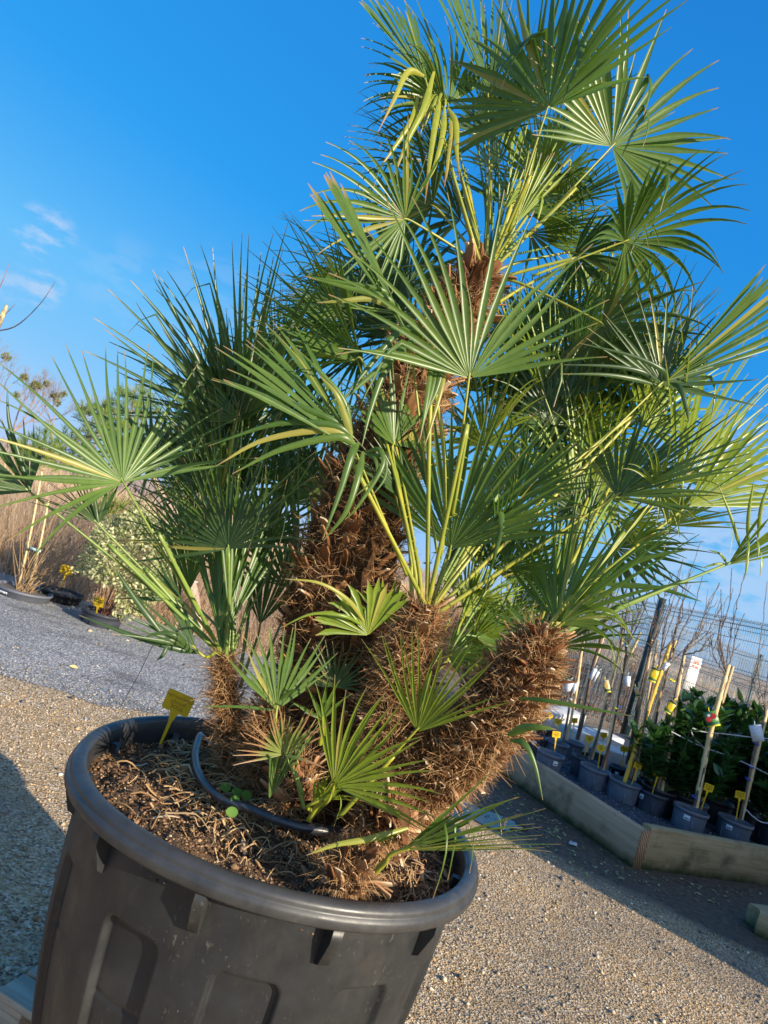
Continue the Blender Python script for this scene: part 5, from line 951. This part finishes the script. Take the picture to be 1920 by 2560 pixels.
TG = [
 ('a', (105, 1260), (182, 1200), 'yellow tag leaning over sideways at the far left end of the bed', ('Cerisier', 'Burlat', '39€')),
 ('a', (120, 1190), (150, 1143), 'small yellow tag highest up at the left end of the bed', ('Prunier', 'Ente', '39€')),
 ('d', (228, 1365), (234, 1238), 'yellow tag of the rear pot at the bed\'s left end', ('Cerisier', 'Napoleon', '39€')),
 ('c', (212, 1420), (224, 1318), 'yellow tag in the front stickered pot by the long board', ('Cerisier', 'Bigarreau', '39€')),
 ('e', (322, 1345), (334, 1232), 'orange yellow tag in the shade beside the thickest trunk', ('Pommier', 'Reinette', '39€')),
 ('f', (395, 1448), (427, 1342), 'yellow tag at the left side of the mossy dark pot', ('Poirier', 'Williams', '39€')),
 ('g', (505, 1410), (515, 1322), 'yellow tag on a crooked stalk behind the mossy pot', ('Poirier', 'Conference', '39€')),
 ('h', (478, 1528), (497, 1400), 'yellow tag in the plain grey pot without sticker', ('Poirier', 'Comice', '39€')),
 ('i', (628, 1520), (641, 1408), 'yellow tag left of the thick yellow cane, in the dark stickered pot', ('Prunier', 'R. Claude', '39€')),
 ('k', (690, 1530), (702, 1400), 'pale yellow tag half hidden behind the thick yellow cane', ('Prunier', 'Quetsche', '39€')),
 ('j', (684, 1630), (725, 1508), 'yellow tag standing at the front of the light grey pot', ('Prunier', 'Mirabelle', '39€')),
 ('l', (812, 1682), (850, 1560), 'bent yellow tag half behind the smooth grey trunk', ('Mirabelle', 'Metz', '39€')),
 ('n', (1100, 1730), (1130, 1632), 'yellow tag half covered by another tag near the pair of canes', ('Mirabelle', 'de Nancy', '39€')),
 ('m', (1112, 1782), (1160, 1645), 'large yellow tag in front of the pair of canes', ('Mirabelle', 'de Nancy', '39€')),
 ('o', (1326, 1845), (1354, 1690), 'yellow tag in the mulched pot nearest the right frame edge', ('Mirabelle', 'de Nancy', '39€'))]
for k, (key, ft, hd, lab, ln) in enumerate(TG): d = D(key) - .04; price_tag(cp(*ft), cp(*hd), d, lab, ln, 1.25 if key in 'mo' else 1.1, yaw=.15 * math.sin(k * 2.1))
HL = [
 ('d', 296, 1022, .032, .055, 8, 'white', 'left one of two white cards hanging on the leftmost young tree'), ('d', 336, 1028, .020, .052, 8, 'white', 'narrow right one of two white cards on the leftmost young tree'),
 ('e', 448, 945, .017, .055, 10, 'white', 'narrow white card on the thickest dark trunk'), ('e', 468, 960, .012, .05, 12, 'white', 'second, narrower white strip on the thickest dark trunk'),
 ('f', 532, 1022, .026, .05, -28, 'pear', 'pear picture label slanting on the cane above the mossy pot'), ('h', 660, 990, .022, .04, -10, 'white', 'white card with grey print hanging right of the pear picture label'),
 ('i', 720, 1058, .018, .042, -32, 'pear', 'dark pear picture label near the drooping palm leaf tips'), ('j', 822, 952, .030, .055, 2, 'yellow', 'bright yellow picture label with a dark top band'),
 ('j', 893, 900, .018, .038, 22, 'white', 'small white card glued to the thick yellow cane'), ('l', 922, 1150, .028, .050, 14, 'yellow', 'yellow pear label tied to the smooth grey trunk'),
 ('m', 1178, 1222, .045, .055, -32, 'red', 'slanting green label with red fruit on the pair of canes'), ('o', 1455, 1310, .042, .06, -26, 'white', 'large tilted white card on the tree with blue bands')]
for key, px, py, w2, h2, rt, kd, lab in HL: x, y = cp(px, py); hang_label(x, y, D(key) - .07, w2 * 1.2, h2 * 1.2, rt, kd, lab)
M['blue'] = simple('blue_band', (.03, .08, .42), rough=.4)
def band(pxs, key, m, label, r=.022, cat='plant tie'):
    mb = MB()
    for px, py in pxs:
        c = P(*cp(px, py), D(key)); a = np.linspace(0, 6.2832, 13); mb.tube(np.c_[c[0] + r * np.cos(a), c[1] + r * np.sin(a), c[2] + .004 * np.sin(a)], .007, 5, False)
    tag(mb.build('plant_tie', m), label, cat, 'ties round the young stems')
for (px, py), key, lab in [((1400, 1590), 'o', 'lower blue band round the stem at the right frame edge'), ((1420, 1515), 'o', 'middle blue band round the stem at the right frame edge'), ((1452, 1375), 'o', 'upper blue band just under the tilted white card'), ((1073, 1700), 'm', 'blue band low on the stem in the pot with the pair of canes')]: band([(px, py)], key, M['blue'], lab)
band([(935, 985)], 'k', M['band_y'], 'yellow band round the tall pale cane and its trunk', .03); band([(590, 1155)], 'h', M['band_y'], 'yellow band on the cane above the plain grey pot', .014); band([(750, 1425)], 'k', M['band_y'], 'yellow band low on the canes behind the light pot', .03)
for (px, py), key, lab in [((612, 1150), 'f', 'pale blue tie on the stem above the mossy pot'), ((310, 1098), 'd', 'pale blue tie below the pair of white cards'), ((650, 770), 'h', 'pale blue tie near the top of the rightmost leaning cane')]: band([(px, py)], key, simple('pale_blue_tie', (.35, .55, .62)), lab, .016)

# ---- laurel shrubs in black pots
def leafmesh(mb, C, DIR, NRM, Lg, Wd, fold=.25, curl=.12, lr=None, rows=4):
    """many pointed oval leaves: one strip of rows x 2 quads each"""
    n = len(C); DIR = nrm(DIR); NRM = nrm(NRM - (NRM * DIR).sum(1, keepdims=True) * DIR); S = np.cross(DIR, NRM); t = np.linspace(0, 1, rows + 1); ww = np.sin(np.pi * np.clip(t, .04, .985) ** .85)
    cen = C[:, None] + DIR[:, None] * (t[None, :, None] * Lg[:, None, None]) - NRM[:, None] * (curl * Lg[:, None, None] * (t ** 2)[None, :, None])
    h = (Wd[:, None] * ww[None])[..., None]; V = np.stack([cen - S[:, None] * h + NRM[:, None] * h * fold, cen, cen + S[:, None] * h + NRM[:, None] * h * fold], 2).reshape(-1, 3)
    i, k, q = np.meshgrid(np.arange(n), np.arange(rows), np.arange(2), indexing='ij'); b0 = (i * (rows + 1) * 3 + k * 3 + q).ravel()
    mb.add(V, np.c_[b0, b0 + 1, b0 + 4, b0 + 3], lr=np.repeat(RNG.uniform(0, 1, n) if lr is None else lr, (rows + 1) * 3))
M['laurel'] = attrcol('laurel_leaf', [(0, (.018, .055, .018)), (.5, (.035, .095, .025)), (1, (.075, .17, .035))], rough=.3, spec=.5, transl=.18, tcol=(.12, .3, .03)); M['stem_g'] = simple('green_stem', (.09, .12, .03), (.14, .16, .05), 20)
LR = [((1650, 1968), .15, .98, 'dark shady laurel shrub at the left of the laurel row, behind the smooth grey trunk', 1), ((1712, 1985), .15, 1.08, 'tall laurel shrub below the white notice board', 2), ((1790, 1995), .16, 1.02, 'broad laurel shrub right behind the pair of canes', 3), ((1862, 2005), .16, 1.08, 'laurel shrub with light young leaves left of the tree with blue bands', 4), ((1935, 2058), .15, 1.05, 'laurel shrub cut by the right edge, its black pot in front', 5)]
for (px, py), r, hh, lab, sd in LR:
    rg = np.random.default_rng(40 + sd); c = G(px, py, .42); s = thing('laurel_shrub', (c[0], c[1], .40), lab, 'shrub', 'laurel shrubs in black pots')
    nursery_pot(c, r * 1.05, .26, M['pot_black'], {1: 'black pot deep in shade at the left of the laurel row', 2: 'black pot under the laurel below the notice', 3: 'black pot under the broad laurel behind the pair of canes', 4: 'black pot under the young leaved laurel', 5: 'black pot at the right edge of the picture under the last laurel'}[sd], 'black pots of the laurels')
    st = MB(); C = []; Dd = []; Nn = []
    for k in range(26):
        a = rg.uniform(0, 6.28); rr = rg.uniform(0, .8); top = np.array([c[0] + .58 * rr * math.cos(a), c[1] + .45 * rr * math.sin(a), 1.42 * hh * rg.uniform(.55, 1.) * (1 - .25 * rr)]); b0 = np.array([c[0] + .05 * math.cos(a), c[1] + .05 * math.sin(a), .40]); p = smooth([b0, (b0 * .6 + top * .4) + np.array([.06 * math.cos(a), .06 * math.sin(a), 0]), top], 16); st.tube(p, np.linspace(.006, .002, 16), 5)
        for i2 in range(3, 16):
            for e in range(4 if i2 < 13 else 6):
                an = rg.uniform(0, 6.28); o = np.array([math.cos(an), math.sin(an), rg.uniform(.1, .9) if i2 < 13 else rg.uniform(.6, 1.8)]); C.append(p[i2] + nrm(o) * .012); Dd.append(o); Nn.append(np.array([rg.normal(0, .3), rg.normal(0, .3), 1.]) - .2 * o)
    C = np.array(C); n = len(C); mb = MB(); leafmesh(mb, C, np.array(Dd), np.array(Nn), rg.uniform(.09, .16, n), rg.uniform(.022, .035, n), rows=5); mb.build('foliage', M['laurel'], s, True); st.build('stems', M['stem_g'], s)
M['tube_w'] = simple('white_drip_tube', (.55, .57, .6), rough=.4)
for pts, lab in [([(1030, 1265), (1120, 1300), (1260, 1315), (1420, 1335), (1530, 1345)], 'upper white drip tube strung through the laurels'), ([(930, 1300), (1100, 1385), (1280, 1450), (1450, 1525), (1560, 1580)], 'lower white drip tube crossing the laurels'), ([(1040, 1265), (1070, 1340), (1120, 1390), (1150, 1450)], 'short curling white tube hanging before the dark laurel'), ([(1380, 1770), (1430, 1820), (1480, 1855), (1540, 1865)], 'white drip tube lying over the black pot at the right edge')]:
    mb = MB(); mb.tube(smooth(pw([(x, y) for x, y in pts], 6.5 if 'lying' not in lab else 6.2), 30), .004, 6, False); tag(mb.build('drip_tube', M['tube_w'], None, True), lab, 'drip tube', 'white drip tubes')
# leaves and a scrap of plastic on the wet ground
mb = MB(); nl = 420; q = scatter([(1.2, 5.6), (1.7, 6.9), (2.6, 5.4), (4.0, 5.9), (3.5, 5.3), (2.0, 4.9)], nl); a = RNG.uniform(0, 6.28, nl); leafmesh(mb, np.c_[q, gflat(q[:, 0], q[:, 1]) + .008], np.c_[np.cos(a), np.sin(a), RNG.normal(0, .1, nl)], np.c_[RNG.normal(0, .3, (nl, 2)), np.ones(nl)], RNG.uniform(.015, .05, nl), RNG.uniform(.004, .010, nl))
tag(mb.build('leaf_litter', attrcol('litter_leaf', [(0, (.12, .10, .05)), (.5, (.28, .23, .12)), (.8, (.20, .28, .07)), (1, (.45, .40, .28))], rough=.8)), 'fallen leaves and bits on the wet ground before the timber bed', 'leaf litter', kind='stuff')
g = G(1432, 2112); mb = MB(); a = np.linspace(0, 6.2832, 16, endpoint=False); mb.add(np.vstack([np.c_[g[0] + .034 * np.cos(a), g[1] + .028 * np.sin(a), .006 + .004 * np.sin(3 * a)], np.c_[g[0] + .026 * np.cos(a), g[1] + .021 * np.sin(a), .022 + .004 * np.cos(2 * a)], [[g[0], g[1], .019]]]), [[k, (k + 1) % 16, (k + 1) % 16 + 16, k + 16] for k in range(16)] + [[k + 16, (k + 1) % 16 + 16, 32, k + 16] for k in range(16)])
m, t, b, o = newmat('clear_plastic'); b.inputs['Base Color'].default_value = (.75, .78, .82, 1); b.inputs['Roughness'].default_value = .12; b.inputs['Transmission Weight'].default_value = .55
tag(mb.build('plastic_lid', m, None, True), 'crumpled clear plastic lid lying on the wet ground', 'litter')
# ------------------------------------------------------------------ left background
# big yellow tag in the container, seen from behind
fp = G(398, 1862, .90); price_tag((398, 1866), (446, 1757), float(fp[1]) - .01, 'yellow tag stuck in the container soil at the left of the palm, writing showing through', ('Chamaerops', 'humilis', '600€'), 1.15, mirror=True, group='yellow price tags in the pots')
M['brush'] = attrcol('dry_brush', [(0, (.30, .19, .10)), (.35, (.56, .39, .22)), (.75, (.72, .54, .34)), (1, (.80, .68, .50))], rough=.9, spec=.1, transl=.35, tcol=(.7, .5, .3)); M['brush_dark'] = attrcol('brown_twigs', [(0, (.09, .05, .035)), (.5, (.18, .105, .07)), (1, (.30, .20, .13))], rough=.9, spec=.1)
def blades(mb, x, y, z0, h, lean=.25, w=.004, seg=4):
    n = len(x); az = RNG.uniform(0, 6.28, n); ln = RNG.normal(0, lean, n); t = np.linspace(0, 1, seg); cur = RNG.normal(0, lean * .7, n)
    px = x[:, None] + np.cos(az)[:, None] * h[:, None] * (ln[:, None] * t + cur[:, None] * t * t); py = y[:, None] + np.sin(az)[:, None] * h[:, None] * (ln[:, None] * t + cur[:, None] * t * t); pz = z0[:, None] + h[:, None] * t * np.sqrt(np.clip(1 - .3 * ln[:, None] ** 2, .3, 1))
    ww = w * (1 - .8 * t) * RNG.uniform(.6, 1.4, n)[:, None]; V = np.stack([np.stack([px - ww, py, pz], -1), np.stack([px + ww, py, pz], -1)], 2).reshape(-1, 3)
    i, k = np.meshgrid(np.arange(n), np.arange(seg - 1), indexing='ij'); b0 = (i * seg * 2 + k * 2).ravel(); mb.add(V, np.c_[b0, b0 + 1, b0 + 3, b0 + 2], lr=np.repeat(RNG.uniform(0, 1, n), seg * 2))
mb = MB(); n = 26000; y = 9.0 + RNG.uniform(0, 1, n) ** 1.5 * 8; x = RNG.uniform(-.95, .05, n) * (y * .62) - .2
h = RNG.uniform(.45, 1.15, n) * np.where(y < 9.5, .6, 1.) * (1 + .15 * np.sin(x * 2.3)); h = h * (.75 + .5 * np.array([mnoise.noise((a * 1.1, b * 1.1, 0)) for a, b in zip(x, y)])); blades(mb, x, y, gz(x, y), h, .38, .0055); tag(mb.build('dry_grass', M['brush']), 'bank of tall dry tan grass and brush behind the left path', 'dry grass', kind='stuff')
mb = MB(); n = 5000; y = 8.95 + RNG.uniform(0, 1, n) ** 1.3 * 4; x = RNG.uniform(-.8, .05, n) * y * .62; blades(mb, x, y, gz(x, y), RNG.uniform(.4, 1.5, n), .55, .004, 6); tag(mb.build('bare_twigs', attrcol('purplish_twigs', [(0, (.16, .10, .08)), (.6, (.34, .23, .17)), (1, (.55, .42, .32))], rough=.9)), 'bare arching twigs rising out of the dry grass bank', 'twigs', kind='stuff')
mb = MB(); n = 9000; y = RNG.uniform(16, 40, n); x = RNG.uniform(-1, .2, n) * y * .62; blades(mb, x, y, gz(x, y), RNG.uniform(.5, 1.3, n) , .3, .022); tag(mb.build('far_grass', M['brush']), 'dry field beyond the grass bank', 'dry grass', kind='stuff')
mb = MB(); n = 18000; y = RNG.uniform(14, 16, n); x = RNG.uniform(.1, .85, n) * y; blades(mb, x, y, gz(x, y), RNG.uniform(.6, 1.35, n), .16, .009); tag(mb.build('brown_hedge', M['brush_dark']), 'leafless brown hedge seen through the wire mesh', 'hedge', kind='stuff')
mb = MB(); n = 12000; y = RNG.uniform(18, 45, n); x = RNG.uniform(.0, .85, n) * y; blades(mb, x, y, gz(x, y) , RNG.uniform(.5, 1.15, n), .3, .018); tag(mb.build('reed_field', M['brush']), 'pale reeds on the low land behind the fences', 'reeds', kind='stuff')
# far wood on the horizon (one mass)
mb = MB(); n = 12000; y = RNG.uniform(120, 170, n); x = RNG.uniform(-.6, .66, n) * y; blades(mb, x, y, np.full(n, -.2), RNG.uniform(1.0, 2.6, n) * (1 + .4 * np.sin(x * .09)), .25, .16); tag(mb.build('far_wood', attrcol('far_twigs', [(0, (.22, .18, .17)), (1, (.34, .28, .26))], rough=1)), 'hazy bare wood along the horizon', 'wood', kind='stuff')
# bare trees with mistletoe
M['twig'] = simple('pinkish_twigs', (.22, .16, .14), (.32, .24, .20), 3, .9); M['mistle'] = attrcol('mistletoe', [(0, (.10, .12, .03)), (1, (.26, .27, .08))], rough=.8, transl=.2)
def big_tree(px, py_top, d, label, seed, nm, spread=.36):
    rg = np.random.default_rng(seed); top = P(px, py_top, d); H = top[2] + .3; b = np.array([top[0], d, -.3]); t = thing('bare_tree', tuple(b), label, 'tree', 'bare trees with mistletoe on the skyline'); mb = MB(); tips = []
    def grow(p, dr, ln, r, lv):
        q = p + dr * ln; mb.tube(smooth([p, (p + q) / 2 + rg.normal(0, ln * .04, 3), q], 4), np.linspace(r, r * .7, 4), 4 if lv < 3 else 3, False); tips.append(q)
        if lv >= 6: return
        for k in range(2 + (rg.uniform() < .6)): grow(q, nrm(dr + rg.normal(0, spread, 3) + np.array([0, 0, .22])), ln * rg.uniform(.62, .85), r * .62, lv + 1)
    grow(b, np.array([0, 0, 1.]), H * .27, H * .013, 0); mb.build('branches', M['twig'], t); tp = np.array(tips)
    hi = tp[(tp[:, 2] > H * .5)]
    for k in range(nm):
        c = hi[rg.integers(len(hi))] if len(hi) else b; m2 = 130; mb2 = MB(); dd = nrm(rg.normal(0, 1, (m2, 3))); r = H * rg.uniform(.025, .042); leafmesh(mb2, c + dd * r * rg.uniform(.2, .9, (m2, 1)), dd + rg.normal(0, .5, (m2, 3)), rg.normal(0, 1, (m2, 3)), np.full(m2, r * .55), np.full(m2, r * .16), rows=2); mb2.build('mistletoe', M['mistle'], t)
for px, py, d, lab, sd, nm in [(30, 850, 60, 'tall bare tree on the skyline at the left frame edge', 1, 2), (105, 880, 62, 'bare tree with mistletoe above the far grass, second from the left edge', 2, 4), (205, 915, 58, 'bare tree with several mistletoe balls behind the big open fan', 3, 5), (300, 955, 64, 'bare tree with mistletoe behind the right fingers of the big open fan', 4, 4), (395, 990, 60, 'bare tree seen between the left fronds, dotted with mistletoe', 5, 5), (500, 1050, 66, 'small bare tree just left of the upright left fronds', 6, 3)]: big_tree(px, py, d, lab, sd, nm)
# ---- variegated round bush in its pot
bc = G(272, 1578); by = float(bc[1]) + .12
bp = np.array([P(255, 1545, by)[0], by, .16]); nursery_pot(bp, .22, .155, M['pot_dark'], 'wide dark pot under the round grey green bush on the chippings', 'pots on the left path')
rg = np.random.default_rng(5); bt = thing('variegated_bush', tuple(bp), 'round cream and grey green variegated bush on the left path', 'shrub'); cen = P(328, 1405, by); n = 9500
dd = nrm(rg.normal(0, 1, (n, 3))); lump = np.array([1 + .30 * mnoise.noise((q[0] * 2.2, q[1] * 2.2, q[2] * 2.2)) for q in dd]); rr = (rg.uniform(.15, 1, n) ** .33) * lump; C = cen + dd * rr[:, None] * np.array([.53, .47, .62]); C = C[C[:, 2] > .10]; C = C[~((C[:, 0] < bp[0] + .16) & (C[:, 2] < .50) & (C[:, 1] < by + .25))]; n = len(C); dd2 = nrm(C - cen)
mb = MB(); leafmesh(mb, C, dd2 + rg.normal(0, .8, (n, 3)), dd2 * .5 + rg.normal(0, .7, (n, 3)) + np.array([0, 0, .6]), rg.uniform(.028, .052, n), rg.uniform(.008, .014, n), rows=3); M['varieg'] = attrcol('variegated_leaf', [(0, (.18, .22, .08)), (.35, (.30, .33, .14)), (.6, (.47, .47, .24)), (1, (.62, .58, .34))], rough=.5, transl=.22, tcol=(.4, .45, .15)); mb.build('foliage', M['varieg'], bt, True)
mb = MB()
for k in range(26): a = rg.uniform(0, 6.28); e = cen + np.array([.3 * math.cos(a), .28 * math.sin(a), rg.uniform(-.3, .2)]); mb.tube(smooth([bp + np.array([.03 * math.cos(a), .03 * math.sin(a), -.04]), bp * .5 + e * .5 + np.array([.05 * math.cos(a), .05 * math.sin(a), -.02]), e], 8), np.linspace(.006, .002, 8), 5)
mb.build('stems', simple('red_brown_stem', (.14, .06, .04), (.24, .11, .07), 20), bt)
price_tag((237, 1550), (247, 1505), by - .14, 'bright yellow tag at the foot of the round variegated bush', ('Pittosporum', 'tenuifolium', '25€'), 1.9, yaw=-.4); price_tag((152, 1470), (168, 1425), float(G(150, 1495)[1]), 'yellow tag standing among dry grass left of the round bush', ('Saule', 'pleureur', '20€'), 2.1, yaw=.3)
# second pot and the staked stems further left
c2 = G(155, 1482, .10); nursery_pot(np.array([c2[0], c2[1], .12]), .24, .115, M['pot_black'], 'low black pot with the tag among the dry grass', 'pots on the left path'); c3 = G(60, 1475, .08); nursery_pot(np.array([c3[0], c3[1], .10]), .30, .095, M['pot_grey'], 'wide low grey pot with mulch near the left frame edge', 'pots on the left path', sticker=-.7)
d3 = float(c3[1]); rg = np.random.default_rng(8)
tw = thing('willow_shrub', (c3[0], c3[1], .08), 'leafless twiggy shrub tied to canes in the wide low pot at the left', 'shrub'); mb = MB()
for k in range(46):
    a = rg.uniform(0, 6.28); s = np.array([c3[0] + .08 * math.cos(a), c3[1] + .08 * math.sin(a), .06]); e = s + np.array([rg.normal(.12, .3), rg.normal(0, .25), rg.uniform(.6, 1.5)]); mb.tube(smooth([s, s * .5 + e * .5 + rg.normal(0, .05, 3), e], 10), np.linspace(.005, .0012, 10), 4)
mb.build('stems', simple('tan_twigs', (.26, .17, .09), (.38, .26, .14), 10), tw)
for pts, lab in [([(45, 1470), (75, 1340), (105, 1180)], 'left bamboo cane of the twiggy shrub at the left frame edge'), ([(68, 1475), (95, 1385), (122, 1250)], 'right bamboo cane of the twiggy shrub at the left frame edge')]: cane([P(x, y, d3) for x, y in pts], .011, M['cane'], lab)
cl = P(88, 1374, d3 - .06); mb = MB(); mb.box(tuple(cl), (.13, .012, .028)); o = mb.build('plant_label', simple('pale_green_label', (.45, .62, .55))); tag(o, 'pale green strip label on the canes at the left frame edge', 'plant label')
# bare shoots entering at the left edge
sp = P(-28, 1450, 3.6); sp[2] = .0; sh = thing('bare_sapling', tuple(sp), 'bare purple twigged sapling reaching in at the left frame edge', 'sapling'); mb = MB()
st = P(-22, 830, 3.6); mb.tube(smooth([sp, (sp + st) / 2 + np.array([.02, 0, 0]), st], 14), np.linspace(.012, .006, 14), 6)
for pts in ([(-22, 830), (40, 815), (100, 760), (138, 705)], [(-22, 830), (-8, 740), (12, 690), (25, 655)], [(-22, 830), (10, 790), (38, 760)]): mb.tube(smooth([P(x, y, 3.6) for x, y in pts], 14), np.linspace(.004, .0012, 14), 5)
mb.build('trunk', simple('purple_twig', (.20, .11, .12), (.28, .17, .17), 20), sh, True); cane([np.array([st[0] - .02, 3.58, 0.]), P(-16, 850, 3.58), P(2, 790, 3.58)], .008, M['cane'], 'orange bamboo cane tip at the left edge beside the bare twigs')
# ---- cloud pruned pine behind the bush
dP = 8.9; pt = thing('pine_tree', tuple(G(492, 1580)), 'cloud pruned pine with green needle pads and a leaning trunk behind the left fronds', 'pine tree')
mb = MB(); tp = smooth([P(*q, dP) for q in [(494, 1580), (488, 1500), (470, 1420), (462, 1370), (440, 1290), (400, 1230), (360, 1130), (330, 1050)]], 40); mb.tube(tp, np.linspace(.065, .025, 40), 8); mb.build('trunk', simple('pine_bark', (.30, .20, .15), (.46, .34, .26), 14, .85, .6, 40), pt, True)
M['needle'] = attrcol('pine_needles', [(0, (.07, .13, .03)), (.5, (.15, .24, .04)), (.85, (.27, .34, .06)), (1, (.34, .25, .09))], rough=.55, transl=.2, tcol=(.25, .35, .04)); rg = np.random.default_rng(3)
pads = [(175, 1120, 95, 52), (265, 1055, 75, 45), (335, 1010, 60, 40), (345, 1110, 90, 45), (430, 1150, 70, 50), (480, 1095, 55, 45), (285, 1285, 55, 42), (355, 1330, 55, 40), (455, 1225, 50, 35), (560, 1180, 45, 40), (445, 1365, 40, 35), (100, 1135, 60, 40)]
brm = simple('pine_branch', (.25, .17, .11), (.36, .26, .18), 12)
for px, py, rx, ry in pads:
    c = P(px, py, dP + rg.normal(0, .15)); k = dP / FPX; e = tp[np.argmin(np.linalg.norm(tp - c, axis=1))]; mb = MB(); mb.tube(smooth([e, (e + c) / 2 + rg.normal(0, .03, 3), c], 10), np.linspace(.018, .007, 10), 6); bo = mb.build('branch', brm, pt)
    nt2 = 110; o = rg.normal(0, 1, (nt2, 3)); o = nrm(o) * (rg.uniform(0, 1, (nt2, 1)) ** .4); tc_ = c + o * np.array([rx * k, rx * k * .8, ry * k]); mb = MB(); C = np.repeat(tc_, 16, 0); n = len(C); Dr = np.repeat(nrm(o * .7 + np.array([0, 0, .75])), 16, 0) + rg.normal(0, .45, (n, 3)); leafmesh(mb, C, Dr, rg.normal(0, 1, (n, 3)), rg.uniform(.07, .14, n), np.full(n, .003), rows=2, lr=np.repeat(rg.uniform(0, 1, nt2), 16)); mb.build('needles', M['needle'], bo)
cane([P(505, 1590, dP - .1), P(480, 1480, dP - .1), P(452, 1362, dP - .1)], .022, simple('grey_stake', (.34, .27, .20), (.46, .38, .29), 12, .7), 'thick grey brown stake tied to the pine trunk', None)
mb = MB(); mb.tube(smooth([P(*q, dP - .13) for q in [(415, 1305), (430, 1322), (425, 1340), (408, 1385), (400, 1410)]], 14), .009, 6); tag(mb.build('plant_tie', M['white'], None, True), 'white cord tied high on the pine trunk', 'plant tie')
mb = MB(); mb.tube(smooth([P(*q, dP - .13) for q in [(465, 1425), (482, 1420), (478, 1400), (485, 1450), (494, 1455)]], 14), .008, 6); tag(mb.build('plant_tie', M['white'], None, True), 'white cord tied low on the pine stake', 'plant tie')
# thin black wire stake and a fallen leaf on the path
mb = MB(); mb.tube([G(303, 1762) + np.array([0, 0, -.01]), P(345, 1690, float(G(303, 1762)[1])), P(386, 1605, float(G(303, 1762)[1]))], .003, 5); tag(mb.build('drip_stake', M['pot_black']), 'thin black drip stake leaning over the path behind the container', 'drip stake')
g = G(180, 1672); mb = MB(); leafmesh(mb, np.array([g + np.array([-.03, 0, .015])]), np.array([[1., .2, .1]]), np.array([[.2, -.4, 1.]]), np.array([.075]), np.array([.02]), rows=5); tag(mb.build('fallen_leaf', simple('yellow_leaf', (.62, .48, .16), (.7, .56, .22), 20)), 'single pale yellow fallen leaf on the blue chippings', 'leaf')
